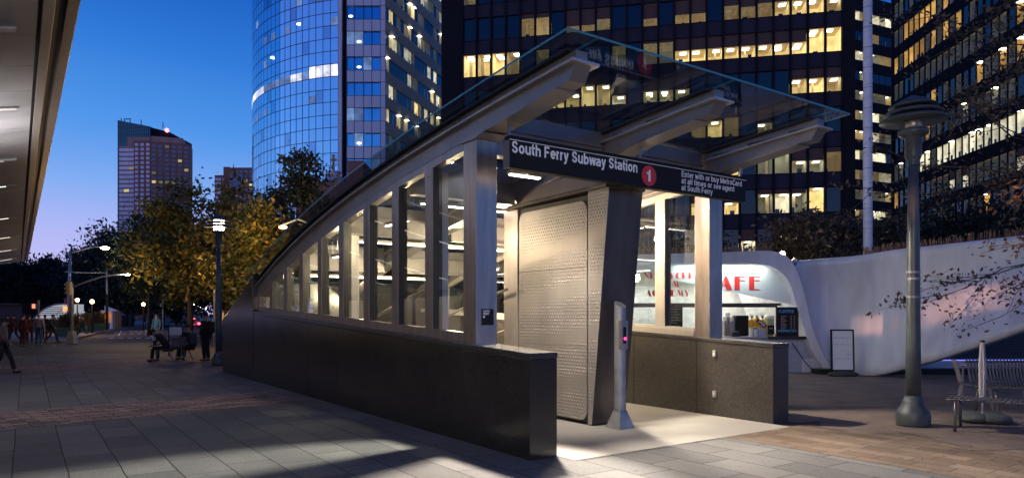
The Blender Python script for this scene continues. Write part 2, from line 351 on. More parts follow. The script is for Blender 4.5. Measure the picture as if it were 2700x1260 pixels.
# ------------------------------------------------------------------ grotesque lettering drawn with strokes
def _arc(cx, cy, rx, ry, a0, a1, n=12): return [(cx + rx * math.cos(R(a0 + (a1 - a0) * k / n)), cy + ry * math.sin(R(a0 + (a1 - a0) * k / n))) for k in range(n + 1)]
def _spl(P, n=4):
    P = [np.array(p, float) for p in P]; o = []
    for i in range(len(P) - 1):
        p0, p1, p2, p3 = P[max(i - 1, 0)], P[i], P[i + 1], P[min(i + 2, len(P) - 1)]
        for k in range(n):
            t = k / n; o.append(tuple(.5 * (2 * p1 + (-p0 + p2) * t + (2 * p0 - 5 * p1 + 4 * p2 - p3) * t * t + (-p0 + 3 * p1 - 3 * p2 + p3) * t ** 3)))
    o.append(tuple(P[-1])); return o
def glyph(c, T):
    h = T / 2; X = .74; r = X / 2 - h; L = .05 + h
    S0 = [(.93, .76), (.80, .94), (.5, 1), (.2, .93), (.08, .74), (.2, .58), (.5, .5), (.8, .42), (.94, .24), (.8, .06), (.5, 0), (.2, .07), (.05, .26)]
    def Sx(w, H_): return _spl([(L + x * (w - 2 * h), h + y * (H_ - 2 * h)) for x, y in S0])
    ow = .60; oc = .05 + ow / 2; orx = ow / 2 - h
    G_ = {
     ' ': ([], .30), 'S': ([Sx(.66, 1)], .76), 's': ([Sx(.50, X)], .60),
     'o': ([_arc(oc, X / 2, orx, r, 90, 450, 22)], .70), 'u': ([[(L, X), (L, .27)] + _arc(L + .20, .27, .20, .27 - h, 180, 360, 9) + [(L + .40, .3)], [(L + .41, 0), (L + .41, X)]], .69),
     't': ([[(.19, .98), (.19, .18)] + _arc(.19 + .12, .19, .12, .19 - h, 180, 275, 5), [(.02, X - h), (.38, X - h)]], .42),
     'h': ([[(L, 0), (L, 1)], [(L, .42)] + _arc(L + .20, X - .27, .20, .27 - h, 180, 0, 10) + [(L + .40, 0)]], .69),
     'n': ([[(L, 0), (L, X)], [(L, .42)] + _arc(L + .20, X - .27, .20, .27 - h, 180, 0, 10) + [(L + .40, 0)]], .69),
     'm': ([[(L, 0), (L, X)], [(L, .42)] + _arc(L + .17, X - .25, .17, .25 - h, 180, 0, 9) + [(L + .34, 0)], [(L + .34, .42)] + _arc(L + .51, X - .25, .17, .25 - h, 180, 0, 9) + [(L + .68, 0)]], .98),
     'F': ([[(L, 0), (L, 1)], [(L, 1 - h), (.62, 1 - h)], [(L, .50), (.56, .50)]], .68), 'E': ([[(L, 0), (L, 1)], [(L, 1 - h), (.64, 1 - h)], [(L, .51), (.60, .51)], [(L, h), (.65, h)]], .72),
     'e': ([[(L, X / 2)] + [(.05 + ow - h, X / 2)] + _arc(oc, X / 2, orx, r, 0, 318, 18)], .68), 'c': ([_arc(oc, X / 2, orx, r, 42, 318, 16)], .66),
     'r': ([[(L, 0), (L, X)], [(L, .40)] + _arc(L + .20, X - .28, .20, .28 - h, 180, 88, 6)], .44),
     'y': ([[(.05 + h * .7, X), (.30, .04)], [(.57 - h * .7, X), (.30, .02), (.24, -.14)] + _spl([(.24, -.14), (.18, -.19), (.06, -.19)], 3)], .62),
     'b': ([[(L, 0), (L, 1)], _arc(oc, X / 2, orx, r, 90, 450, 20)], .70), 'd': ([[(.05 + ow - h, 0), (.05 + ow - h, 1)], _arc(oc, X / 2, orx, r, 90, 450, 20)], .70),
     'w': ([[(.04 + h * .6, X), (.24, .03)], [(.24, .03), (.43, X - .02)], [(.43, X - .02), (.62, .03)], [(.62, .03), (.82 - h * .6, X)]], .86),
     'a': ([[(.51, 0), (.51, .50)] + _arc(.30, .48, .21, X - h - .48, 0, 165, 8), [(.51, .42), (.30, .40)] + _arc(.27, .22, .22 - h * .2, .22 - h, 100, 300, 9) + [(.51, .20)]], .66),
     'i': ([[(L, 0), (L, X)], [(L, .86), (L, 1)]], .28), 'l': ([[(L, 0), (L, 1)]], .28),
     'g': ([[(.05 + ow - h, X), (.05 + ow - h, .0)] + _arc(oc, -.0, orx, .20, 0, -150, 8), _arc(oc, X / 2, orx, r, 90, 450, 20)], .70),
     'M': ([[(L, 0), (L, 1)], [(L, .97), (.46, .06)], [(.46, .06), (.87 - h, .97)], [(.87 - h, 0), (.87 - h, 1)]], .92),
     'C': ([_arc(.42, .5, .37 - h, .5 - h, 38, 322, 20)], .80), 'O': ([_arc(.44, .5, .39 - h, .5 - h, 90, 450, 24)], .88),
     'U': ([[(L, 1), (L, .34)] + _arc(.37, .34, .32 - h, .34 - h, 180, 360, 10) + [(.69 - h, 1)]], .76), 'T': ([[(.35, 0), (.35, 1)], [(.03, 1 - h), (.67, 1 - h)]], .70),
     'H': ([[(L, 0), (L, 1)], [(L, .5), (.67 - h, .5)], [(.67 - h, 0), (.67 - h, 1)]], .76),
     'R': ([[(L, 0), (L, 1)], [(L, 1 - h), (.42, 1 - h)] + _arc(.42, .73, .23 - h * .3, .27 - h, 90, -90, 8) + [(L, .46 + h)], [(.42, .48), (.66, 0)]], .74),
     'Y': ([[(.06, 1), (.36, .42)], [(.66, 1), (.36, .42)], [(.36, .45), (.36, 0)]], .72), 'P': ([[(L, 0), (L, 1)], [(L, 1 - h), (.42, 1 - h)] + _arc(.42, .71, .23 - h * .3, .29 - h, 90, -90, 8) + [(L, .42 + h)]], .72),
     'N': ([[(L, 0), (L, 1)], [(L, .97), (.69 - h, .03)], [(.69 - h, 0), (.69 - h, 1)]], .78), 'A': ([[(.03, 0), (.36, 1)], [(.36, 1), (.70, 0)], [(.14, .32), (.58, .32)]], .74),
     'D': ([[(L, 0), (L, 1)], [(L, 1 - h), (.34, 1 - h)] + _arc(.34, .5, .36 - h, .5 - h, 90, -90, 12) + [(L, h)]], .78), 'W': ([[(.03, 1), (.26, .02)], [(.26, .02), (.48, .98)], [(.48, .98), (.70, .02)], [(.70, .02), (.93, 1)]], .96),
     'I': ([[(L, 0), (L, 1)]], .28), '1': ([[(.36, 0), (.36, 1)], [(.36, .86), (.10, .70)]], .6),
     '5': ([[(.56, 1 - h), (.16, 1 - h), (.11, .5)] + _arc(.31, .34, .25, .34 - h, 150, -150, 12)], .68),
     '3': ([_arc(.31, .73, .22, .27 - h, 150, -90, 9) + _arc(.31, .28, .25, .28 - h, 90, -150, 9)], .68)}
    return G_[c]
def strokes(mb, body, w, hcap, fn, T=.165, sp=0.0, m=0):
    """fn(x, z, depth) -> 3D point; width w (None = natural)"""
    adv = sum(glyph(c, T)[1] + sp for c in body) - sp - .05
    kx = (w / adv) if w else hcap; x0 = 0; layer = 0
    for c in body:
        st_, a = glyph(c, T)
        for P in st_:
            layer = (layer + 1) % 7; d = .0015 + layer * .0003; L_, R_ = [], []
            closed = len(P) > 4 and abs(P[0][0] - P[-1][0]) + abs(P[0][1] - P[-1][1]) < 1e-4
            Q = [((x0 + p[0]) * kx, p[1] * hcap) for p in P]; n = len(Q); hw = T / 2 * hcap
            for i in range(n):
                pa = Q[i - 1] if i > 0 else (Q[-2] if closed else None); pb = Q[i + 1] if i < n - 1 else (Q[1] if closed else None)
                da = Vector((Q[i][0] - pa[0], Q[i][1] - pa[1])).normalized() if pa else None; db = Vector((pb[0] - Q[i][0], pb[1] - Q[i][1])).normalized() if pb else None
                if da is None: t = db
                elif db is None: t = da
                else: t = (da + db).normalized() if (da + db).length > .3 else db
                nrm = Vector((-t.y, t.x)); s_ = 1.0
                if da is not None and db is not None: s_ = min(1.5, 1 / max(.5, nrm.dot(Vector((-da.y, da.x)))))
                L_.append((Q[i][0] + nrm.x * hw * s_, Q[i][1] + nrm.y * hw * s_)); R_.append((Q[i][0] - nrm.x * hw * s_, Q[i][1] - nrm.y * hw * s_))
            vs = [fn(p[0], p[1], d) for p in L_] + [fn(p[0], p[1], d) for p in R_] + [fn(p[0], p[1], 0) for p in L_] + [fn(p[0], p[1], 0) for p in R_]
            fs = []
            for i in range(n - 1): fs += [(i, n + i, n + i + 1, i + 1), (i, i + 1, 2 * n + i + 1, 2 * n + i), (n + i, 3 * n + i, 3 * n + i + 1, n + i + 1)]
            if not closed: fs += [(0, 2 * n, 3 * n, n), (n - 1, 2 * n - 1, 4 * n - 1, 3 * n - 1)]
            mb.add(vs, fs, m)
        x0 += a + sp
    return adv * kx

def lamp(name, typ, loc, energy, col, size=.1, spot=None, direction=None, size_y=None, parent=None, spread=None):
    l = bpy.data.lights.new(name, typ); l.energy = energy; l.color = col
    if typ == 'AREA':
        l.size = size
        if size_y: l.shape = 'RECTANGLE'; l.size_y = size_y
        if spread: l.spread = spread
    else: l.shadow_soft_size = size
    if spot: l.spot_size = spot; l.spot_blend = .6
    o = bpy.data.objects.new(name, l); COL.objects.link(o); o.location = loc
    if direction is not None: o.rotation_euler = Vector(direction).to_track_quat('-Z', 'Y').to_euler()
    return o
def s2w(t, s, z): return ST @ Vector((t, s, z))

# ================================================================== ground
def sheet(name, poly, z, m, frame=ID, thick=0.0):
    mb = MB(); mb.add([(p[0], p[1], z) for p in poly], [tuple(range(len(poly)))])
    return tag(mb.build(name, m, frame=frame, keep=True), kind='structure')
sheet('ground', [(-1500, -60), (1500, -60), (1500, 1500), (-1500, 1500)], -0.016, M_['asphalt'])
# stone slab paving of the plaza, in the station's own axes (object x = depth so that slabs run lengthwise)
SF = ST @ Matrix.Rotation(R(90), 4, 'Z')            # x' = s, y' = -t
def stp(pts): return [(s, -t) for t, s in pts]
sheet('plaza_paving', stp([(-26, -9), (3.2, -9), (3.2, -.3), (3.2, 26), (-4, 30), (-26, 12)]), -0.010, M_['slab'], SF)
sheet('plaza_paving', stp([(-55, 12), (-26, 12), (-14, 21), (-12, 32), (-30, 40), (-55, 28)]), -0.011, M_['slab'], SF)
# bands of small setts, turned a little against the slabs
BF = ST @ Matrix.Rotation(R(8.5), 4, 'Z')
def band(t0, t1, s0, s1, fr): return sheet('paving_band', [(t0, s0), (t1, s0), (t1, s1), (t0, s1)], -0.006, M_['sett'], fr)
band(-24, .9, 6.95, 9.25, BF); band(-24, .5, 19.9, 22.3, ST @ Matrix.Rotation(R(3), 4, 'Z'))
sheet('paving_band', [(-30, 30.5), (-6, 30.5), (-6, 32), (-30, 32)], -0.006, M_['sett'], ST)
sheet('brick_paving', stp([(3.2, -9), (5.4, -9), (5.9, -3.3), (5.55, -1.2), (5.2, -.3), (3.2, -.3)]), -0.006, M_['brickpave'], SF)
# gravel ground with a ragged edge over the blocks
gp = []
for i in range(26):
    s = -9 + i * .35; t = 5.25 + .28 * math.sin(i * 1.3) + .12 * math.sin(i * 3.1) + (.25 if s < -3 else 0)
    gp.append((t, s))
gp += [(5.17, -.2), (5.17, 16), (40, 16), (40, -9)]
sheet('gravel_ground', stp(gp), -0.002, M_['sand'], SF)
sheet('entrance_floor', stp([(.42, -.32), (4.72, -.32), (4.72, 16), (.42, 16)]), -0.003, M_['concrete'], SF)

# ================================================================== granite flank walls
def zc(s): return 1.25 + .045 * s
def flank(t0, label, inner_pale, s_end=12.15):
    T_ = thing('granite_wall', label, 'wall', frame=ST @ Matrix.Translation((t0 + .21, 0, 0)), group='granite walls flanking the stair')
    m = MB(); joints = [0.0, 1.52, 3.05, 4.6, 6.2, 7.9, 9.6, 11.0, s_end]
    for a, b in zip(joints, joints[1:]):
        g = .004
        m.prism([(a + (g if a else 0), -.05), (b - g, -.05), (b - g, zc(b) - .075), (a + (g if a else 0), zc(a) - .075)], 'x', t0 + .006, t0 + .414)
    m.prism([(.02, -.05), (s_end, -.05), (s_end, zc(s_end) - .08), (.02, zc(0) - .08)], 'x', t0 + .02, t0 + .40)
    m.build('wall_cladding', M_['granite_pale' if inner_pale else 'granite'], T_, ST, bevel=.004)
    c = MB(); c.prism([(-.008, zc(0) - .073), (s_end, zc(s_end) - .073), (s_end, zc(s_end)), (-.008, zc(0))], 'x', t0 - .004, t0 + .424)
    c.build('coping', M_['coping'], T_, ST, bevel=.012)
    return T_
WL = flank(0.0, 'long polished dark granite wall on the left of the stair entrance, nearest the camera', False)
WR = flank(4.73, 'speckled granite wall on the right of the stair entrance, with two socket boxes', True)
for z in (1.045, .36):
    o = MB().box(4.70, 4.735, 1.08, 1.15, z - .055, z + .055).build('socket_box', M_['steel_pale'], WR, ST, bevel=.006)
    MB().box(4.692, 4.702, 1.10, 1.13, z - .03, z + .02).build('socket_face', M_['white_paint'], o, ST)
# rear block closing the stairwell, with sloping top
T_ = thing('granite_end_block', 'tall dark polished granite block with sloping top closing the far end of the entrance', 'wall', frame=ST @ Matrix.Translation((2.5, 14, 0)))
pr_ = [(12.2, -.05), (15.65, -.05), (15.65, 1.56), (13.74, 2.20), (12.2, 2.70)]
for a, b in ((0, .42), (4.73, 5.15)):
    MB().prism(pr_, 'x', a, b).build('side_slab', M_['granite'], T_, ST, bevel=.01)
MB().prism([(12.2, 2.55), (12.32, 2.62), (15.5, 1.55), (15.5, -.05), (12.2, -.05)], 'x', .43, 4.72).build('core', M_['granite'], T_, ST)
for a in (-.012, 5.13):
    MB().prism([(12.12, 1.8), (12.24, 1.8), (12.24, 2.74), (12.12, 2.74)], 'x', a, a + .47 if a < 0 else a + .03).build('edge_trim', M_['darksteel'], T_, ST)

# ================================================================== entrance canopy
CAN = thing('entrance_canopy', 'steel and glass canopy with curved roof rising over the subway stair', 'canopy', frame=ST @ Matrix.Translation((2.57, 5.5, 0)))
GP = [(-1.2, 4.70), (-.6, 4.655), (.6, 4.59), (1.9, 4.49), (3.24, 4.375), (5.01, 4.15), (7.13, 3.84), (9.0, 3.46), (9.85, 3.27), (11.2, 2.90), (12.3, 2.56)]
_gs = np.array([p[0] for p in GP]); _gz = np.array([p[1] for p in GP]); _pf = np.polyfit(_gs, _gz, 4)
def G(s): return float(np.polyval(_pf, s))
def Ss(a, b, n): return [a + (b - a) * i / n for i in range(n + 1)]
def roofbeam(tc, side, slots):
    o = MB(); o2 = MB()
    ss = Ss(-.62, 12.2, 30); top = [(s, G(s)) for s in ss]; bot = [(s, G(s) - .032) for s in ss]
    cap = MB().ribbon(top, bot, 'x', tc - .17, tc + .17)
    ss = Ss(-.68, 12.2, 30); web = MB().ribbon([(s, G(s) - .03) for s in ss], [(s, G(s) - .165) for s in ss], 'x', tc - .085, tc + .085)
    if slots:
        for a, b in ((-.45, -.2), (-.05, .55), (.85, 1.25)):
            for sg in (-1, 1):
                cap.box(tc + sg * .0875 - .002, tc + sg * .0875 + .002, a, b, G((a + b) / 2) - .15, G((a + b) / 2) - .11)  # dark plates stand in for the shade inside the slots
    ss = Ss(-.76, 12.2, 30)
    fp_ = MB().ribbon([(s, G(s) - .163) for s in ss], [(s, G(s) - .192) for s in ss], 'x', tc - .20, tc + .20); fl = MB()
    ss = [-.66, -.40, 0, .6, 1.1] + Ss(1.6, 12.2, 24)
    dep = (lambda s: min(.43, .335 + .03 * max(0, s + .66) + .12 * max(0, s - .7))) if slots else (lambda s: min(.43, .35 + .06 * max(0, s + .66)))
    for i in range(len(ss) - 1):
        a, b = ss[i], ss[i + 1]
        if i == 0: poly = [(-.70, G(-.7) - .193), (-.60, G(-.6) - dep(-.6)), (b, G(b) - dep(b)), (b, G(b) - .193)]
        else: poly = [(a, G(a) - .193), (a, G(a) - dep(a)), (b, G(b) - dep(b)), (b, G(b) - .19)]
        fl.prism(poly, 'x', tc - .12, tc + .12)
        if i > 0: fl.prism([(a, G(a) - dep(a)), (a, G(a) - dep(a) - .022), (b, G(b) - dep(b) - .022), (b, G(b) - dep(b))], 'x', tc - .165, tc + .165)
    b = fl.build('roof_beam', M_['beam'], CAN, ST, bevel=.004)
    fp_.build('flange_plate', M_['steel_pale'], b, ST, bevel=.003)  # paler steel stands in for light on the flange edge
    web.build('glazing_rail', M_['beam'], b, ST); cap.build('gasket', M_['dark'], b, ST)
    return b
BT = [.225, 2.59, 4.93]
for i, t in enumerate(BT): roofbeam(t, 0, i > 0)
for s in (1.43, 3.75, 6.6, 9.4):
    z1 = G(s) - .02; z0 = max(G(s) - .60, 1.2)
    m = MB()
    for a, b in ((.37, 2.44), (2.74, 4.78)):
        m.box(a, b, s, s + .10, z0, z1); m.box(a, b, s - .045, s, z1 - .24, z1 - .215); m.box(a, b, s - .06, s + .14, z0 - .03, z0)
    m.build('cross_beam', M_['beam'], CAN, ST, bevel=.003)
# roof glass, three sheets that overhang the beams
ss = Ss(-.95, 12.25, 36)
for a, b in ((-.20, .235), (.245, 2.575), (2.585, 4.885), (4.895, 5.26)):
    m = MB(); n = len(ss)
    for s in ss: m.v += [(a, s, G(s) + .008), (b, s, G(s) + .008), (b, s, G(s) + .034), (a, s, G(s) + .034)]
    for i in range(n - 1):
        o = i * 4
        for k in range(4):
            m.f.append((o + k, o + (k + 1) % 4, o + 4 + (k + 1) % 4, o + 4 + k)); m.m.append(1 if k in (1, 3) else 0)
    m.f += [(0, 1, 2, 3), tuple((n - 1) * 4 + k for k in (3, 2, 1, 0))]; m.m += [1, 1]
    g = m.build('roof_glass', [M_['roofglass'], M_['glassedge']], CAN, ST)
# posts
for t0, t1, lab in ((.05, .39, 0), (4.78, 5.12, 1)):
    p = MB().box(t0, t1, 1.27, 1.60, zc(1.3) - .01, G(1.4) - .455)
    po = p.build('post', M_['steel'], CAN, ST, bevel=.01)
    MB().prism([(1.05, 4.085), (1.62, 4.07), (1.62, 4.035), (1.27, 4.035)], 'x', t0 - .03, t1 + .03).build('post_cap', M_['beam'], po, ST)
# glazed sides
WIN = [(1.55, 2.48), (2.72, 3.64), (3.88, 4.80), (5.05, 6.0), (6.24, 7.18), (7.42, 8.35), (8.60, 9.48), (9.72, 10.62), (10.86, 11.75)]
def headz(s): return G(s) - .455
def gtop(s):  return G(s) - .455 - .115
def gbot(s):  return zc(s) + .135
for side, (t0, t1) in enumerate(((.06, .17), (4.98, 5.09))):
    FM = M_['steel' if side == 0 else 'steel_lit']  # right frames get steel made paler so they look lit
    tin = (t0 + t1) / 2
    ss = Ss(1.62, 11.98, 26)
    fr = MB().ribbon([(s, headz(s)) for s in ss], [(s, gtop(s)) for s in ss], 'x', t0, t1)
    fr.ribbon([(s, gbot(s)) for s in ss], [(s, zc(s) + .002) for s in ss], 'x', t0, t1)
    WF = fr.build('window_frame', FM, CAN, ST, bevel=.003)
    edges = [1.60] + [x for w in WIN for x in w] + [11.98]
    mul = MB()
    for a, b in zip(edges[0::2], edges[1::2]):
        a2, b2 = a, b
        MB().prism([(a2, gbot(a2) - .003), (b2, gbot(b2) - .003), (b2, gtop(b2) + .003), (a2, gtop(a2) + .003)], 'x', t0 - .006, t1 + .006).build('mullion', FM, WF, ST, bevel=.003)
        if b2 - a2 > .1:
            bo = MB()
            for zz in Ss(gbot(a2) + .12, gtop(b2) - .1, 5): bo.ball(((t0 - .007) if side == 0 else (t1 + .007), (a2 + b2) / 2, zz), .012, 4, sc=(.5, 1, 1))
            bo.build('bolts', M_['darksteel'], WF, ST)
    for a, b in WIN:
        q = Ss(a, b, 4)
        g_ = MB().ribbon([(s, gtop(s) + .001) for s in q], [(s, gbot(s) - .001) for s in q], 'x', tin - .006, tin + .006)
        g_.build('window_pane', M_['glass'], WF, ST)
        MB().box(t0 + .002, t1 + .04, b - .012, b - .001, gbot(b) + .002, gtop(b) - .002).build('gasket', M_['dark'], WF, ST)
    # inner sill, in steel made paler so it looks lit from the stair
    inn = MB(); ti = (t1 + .01, t1 + .20) if side == 0 else (t0 - .20, t0 - .01)
    inn.ribbon([(s, zc(s) + .10) for s in ss], [(s, zc(s) + .003) for s in ss], 'x', *ti)
    inn.build('inner_sill', M_['steel_lit'], WF, ST)
# interior columns half hidden behind the panes
for t, s in ((.52, 3.0), (.52, 6.6), (4.62, 6.6)):
    c = MB().box(t - .10, t + .10, s, s + .34, 0, G(s) - .45).build('inner_column', M_['steel_pale'], CAN, ST, bevel=.008)
    if s == 3.0:
        for z in (1.72, 2.35, 2.97):
            r_ = MB(); pts = [(t - .12, s - .03 + .07 * math.cos(a), z + .07 * math.sin(a)) for a in np.linspace(0, 2 * math.pi, 15)]
            r_.tube(pts, .014, 6, cap=False); r_.build('ring_handle', M_['steel_pale'], c, ST, smooth=True)
# hand rails and the pale soffit that follow the stair down
for t in (.62, 2.15, 4.52):
    m = MB(); m.tube([(t, 3.6, 2.15), (t, 4.4, 2.0), (t, 11.2, .35)], .026, 8)
    for s in (4.6, 6.4, 8.2, 10.0): m.tube([(t, s, 2.0 - (s - 4.4) * .243), (t, s, 0)], .018, 6)
    tag(m.build('handrail', M_['steel_pale'], frame=ST, smooth=True), {.62: 'steel handrail running down inside the left windows', 2.15: 'steel handrail down the middle of the stair behind the clad housing', 4.52: 'steel handrail running down inside the right windows'}[t], 'handrail', 'handrails on the stair')

# ================================================================== lights of the entrance (fluorescent battens on the beams, plus added spots)
def aimed(name, a, b, e, ang, size=.05, blend=.35):
    A_, B2_ = s2w(*a), s2w(*b); l = lamp(name, 'SPOT', A_, e, (1, .86, .69), size, spot=R(ang), direction=B2_ - A_); l.data.spot_blend = blend; return l
LT = []
def batten(t, s, ln, label, axis='x', z=None, on=True):
    z = z if z is not None else G(s) - .68
    th = thing('ceiling_light', label, 'ceiling light', frame=ST @ Matrix.Translation((t, s, z)), group='fluorescent lights under the canopy')
    dx, dy = (ln / 2, .05) if axis == 'x' else (.05, ln / 2)
    MB().box(t - dx, t + dx, s - dy, s + dy, z, z + .05).build('housing', M_['steel_pale'], th, ST)
    MB().box(t - dx + .03, t + dx - .03, s - dy + .015, s + dy - .015, z - .02, z - .001).build('tube', M_['tube'], th, ST)
    return th
batten(1.35, 1.95, .6, 'short fluorescent light on the left behind the sign')
batten(3.45, 1.95, .6, 'short fluorescent light on the right behind the sign')
batten(.62, 4.9, .9, 'fluorescent light inside the third and fourth left windows', 'y', 3.35)
batten(.62, 7.6, .9, 'fluorescent light inside the middle left windows', 'y', 2.95)
batten(4.5, 4.4, 1.6, 'fluorescent light high inside the right windows', 'y', 3.5)
batten(4.5, 8.2, 1.6, 'fluorescent light low inside the right windows', 'y', 2.8)
for s_, lab_ in ((4.02, 'nearest'), (6.87, 'middle'), (9.67, 'farthest')):
    batten(2.5, s_, 3.7, lab_ + ' added glowing strip across the stair in place of lit cross beams')  # glowing strips added for the bright bands of the lit cross beams
aimed('entrance_light', (.80, 1.35, 3.80), (2.25, 2.3, .5), 760, 72, .12, 1.0)  # unseen spot added to light the dimpled housing
lamp('entrance_light', 'POINT', s2w(3.45, 1.85, G(1.95) - .74), 100, (1, .86, .68), .05)
aimed('added_flood', (1.45, 1.8, 3.84), (-2.4, -.7, 0), 4800, 72, .16)  # unseen floods added to light the paving outside the entrance
aimed('added_flood', (3.35, 1.8, 3.84), (4.4, -2.4, 0), 1300, 86)
aimed('added_flood', (1.9, 1.3, 3.5), (1.9, -3.2, 0), 1900, 78, .05, .8)
for t, s, z, e in ((.75, 4.9, 3.2, 110), (.75, 7.6, 2.75, 90), (4.0, 3.6, 3.3, 300), (3.9, 6.0, 2.6, 280), (3.8, 8.2, 2.2, 220), (2.4, 10.6, 2.2, 140)):
    lamp('stair_lamp', 'POINT', s2w(t, s, z), e, (1, .78, .48), .12)

# ================================================================== hanging sign
SG = thing('station_sign', 'long black hanging sign reading South Ferry Subway Station with red number disc', 'sign', frame=ST @ Matrix.Translation((2.6, .76, 3.58)))
MB().box(.20, 5.0, .70, .82, 3.58, 3.995).build('sign_box', M_['black'], SG, ST, bevel=.006)
MB().box(.185, .2, .695, .825, 3.578, 3.93).build('end_cap', M_['darksteel'], SG, ST)
MB().box(.2, 5.0, .692, .7, 3.936, 3.944).build('white_line', M_['letter'], SG, ST)
def onsign(t0, z0, s0=.70): return lambda x, y, d: (t0 + x, s0 - d, z0 + y)
m = MB()
def put_scaled(mb, body, w, h, t0, z0, T=.165, sp=0.0, s0=.70, d=0):
    strokes(mb, body, w, h, lambda x, z, dd: (t0 + x, s0 - dd, z0 + z), T, sp)
put_scaled(m, 'South Ferry Subway Station', 2.25, .152, .226, 3.775, .175)
m.build('lettering', M_['letter'], SG, ST)
c = MB(); n = 40
ring = [(2.712 + .151 * math.cos(2 * math.pi * k / n), 3.758 + .151 * math.sin(2 * math.pi * k / n)) for k in range(n)]
c.prism(ring, 'y', .694, .7); disc = c.build('red_disc', M_['red'], SG, ST)
m = MB(); m.prism([(2.695, 3.675), (2.735, 3.675), (2.735, 3.845), (2.71, 3.845), (2.70, 3.815), (2.665, 3.805), (2.665, 3.78), (2.695, 3.78)], 'y', .688, .694)
m.build('numeral', M_['letter'], disc, ST)
m = MB()
put_scaled(m, 'Enter with or buy MetroCard', 1.47, .090, 3.42, 3.828, .145)
put_scaled(m, 'at all times or see agent', 1.28, .090, 3.42, 3.724, .145)
put_scaled(m, 'at South Ferry', .73, .090, 3.42, 3.620, .145)
m.build('instruction_lettering', M_['letter'], SG, ST)
for t in (.235, 2.59, 4.93):
    MB().box(t - .018, t + .018, .745, .775, 3.99, G(.76) - .42).box(t - .035, t + .035, .735, .745, 4.06, G(.76) - .40).build('hanger', M_['beam'], SG, ST)

# small plaque on the left post
PQ = thing('station_plaque', 'small black plaque on the left steel post reading South Ferry', 'sign', frame=ST @ Matrix.Translation((.235, 1.262, 1.57)))
MB().box(.140, .325, 1.258, 1.269, 1.565, 1.78).build('plate', M_['black'], PQ, ST)
m = MB()
put_scaled(m, 'SOUTH', .105, .026, .152, 1.738, .2, 0, 1.258); put_scaled(m, 'FERRY', .10, .026, .152, 1.702, .2, 0, 1.258)
m.build('lettering', M_['letter'], PQ, ST)
n = 24; rg = MB().prism([(.170 + .017 * math.cos(2 * math.pi * k / n), 1.676 + .017 * math.sin(2 * math.pi * k / n)) for k in range(n)], 'y', 1.256, 1.258).build('disc', M_['letter'], PQ, ST)
m = MB(); put_scaled(m, '1', .012, .02, .163, 1.666, .2, 0, 1.2555); m.build('numeral', M_['black'], rg, ST)

# ================================================================== clad housing in the middle of the entrance
HS = thing('clad_housing', 'tall dimpled steel housing with dark leaning front in the middle of the entrance', 'housing', frame=ST @ Matrix.Translation((2.62, 2.4, 0)))
def front(z): return 1.47 - z * .108
core = MB().prism([(front(.03) + .02, .03), (3.42, .03), (3.42, 3.56), (front(3.56) + .02, 3.56)], 'x', 2.305, 2.965)
core.build('core', M_['dark'], HS, ST)
MB().prism([(front(.015), .015), (front(.015) + .03, .015), (front(3.62) + .03, 3.62), (front(3.62), 3.62)], 'x', 2.275, 2.975).build('front_panel', M_['darksteel'], HS, ST, bevel=.004)
MB().prism([(front(.015) + .001, .015), (1.555, .015), (1.555, 3.60), (front(3.6) + .001, 3.60)], 'x', 2.268, 2.30).build('front_strip', M_['dimple'], HS, ST)
# rounded side panel in three sheets, seams 6 mm
def rrect(s0, s1, z0, z1, r, corners):
    P = []
    for (cx_, cz, a0, on) in ((s0 + r, z0 + r, 180, corners[0]), (s1 - r, z0 + r, 270, corners[1]), (s1 - r, z1 - r, 0, corners[2]), (s0 + r, z1 - r, 90, corners[3])):
        if on: P += [(cx_ + r * math.cos(R(a0 + k * 15)), cz + r * math.sin(R(a0 + k * 15))) for k in range(7)]
        else: P.append((s0 if a0 in (180, 90) else s1, z0 if a0 in (180, 270) else z1))
    return P
for z0, z1, cn in ((.06, 1.195, (1, 1, 0, 0)), (1.201, 2.44, (0, 0, 0, 0)), (2.446, 3.48, (0, 0, 1, 1))):
    MB().prism(rrect(1.575, 3.385, z0, z1, .16, cn), 'x', 2.262, 2.298).build('side_panel', M_['dimple'], HS, ST, bevel=.003)
MB().box(2.955, 2.985, 1.6, 3.4, .02, 3.6).build('far_side_panel', M_['steel'], HS, ST)
MB().box(2.262, 2.98, 3.43, 3.86, 0, 3.56).build('pilaster', M_['steel_pale'], HS, ST, bevel=.008)
MB().prism([(front(3.6) - .03, 3.60), (3.60, 3.58), (3.60, 3.635), (front(3.6) - .03, 3.66)], 'x', 2.18, 3.0).build('top_cap', M_['darksteel'], HS, ST, bevel=.004)
MB().prism([(front(3.6) + .2, 3.66), (3.60, 3.64), (3.85, 3.92), (front(3.6) + .6, 3.98)], 'x', 2.42, 2.76).build('tie_plate', M_['beam'], HS, ST)

# ================================================================== help point bollard
hp = at(1635, 1126); T_ = thing('help_point', 'slim stainless help point post with red call light beside the dark housing front', 'help point', loc=hp, rotz=R(34.9))
B = Matrix.Translation(hp) @ Matrix.Rotation(R(34.9), 4, 'Z')
m = MB(); m.add([(-.155, -.155, 0), (.155, -.155, 0), (.155, .155, 0), (-.155, .155, 0), (-.07, -.07, .27), (.07, -.07, .27), (.07, .07, .27), (-.07, .07, .27)],
      [(0, 3, 2, 1), (4, 5, 6, 7), (0, 1, 5, 4), (1, 2, 6, 5), (2, 3, 7, 6), (3, 0, 4, 7)])
m.build('base', M_['galv'], T_, B, bevel=.004)
m = MB().lathe([(.088, .27), (.088, 1.86)], 24)
for i in range(24, 48):
    x, y, z = m.v[i]; m.v[i] = (x, y, z + y * .55)
sh = m.build('shaft', M_['galv'], T_, B); smoothby(sh)
e = sh.modifiers.new('es', 'EDGE_SPLIT'); e.split_angle = R(40)
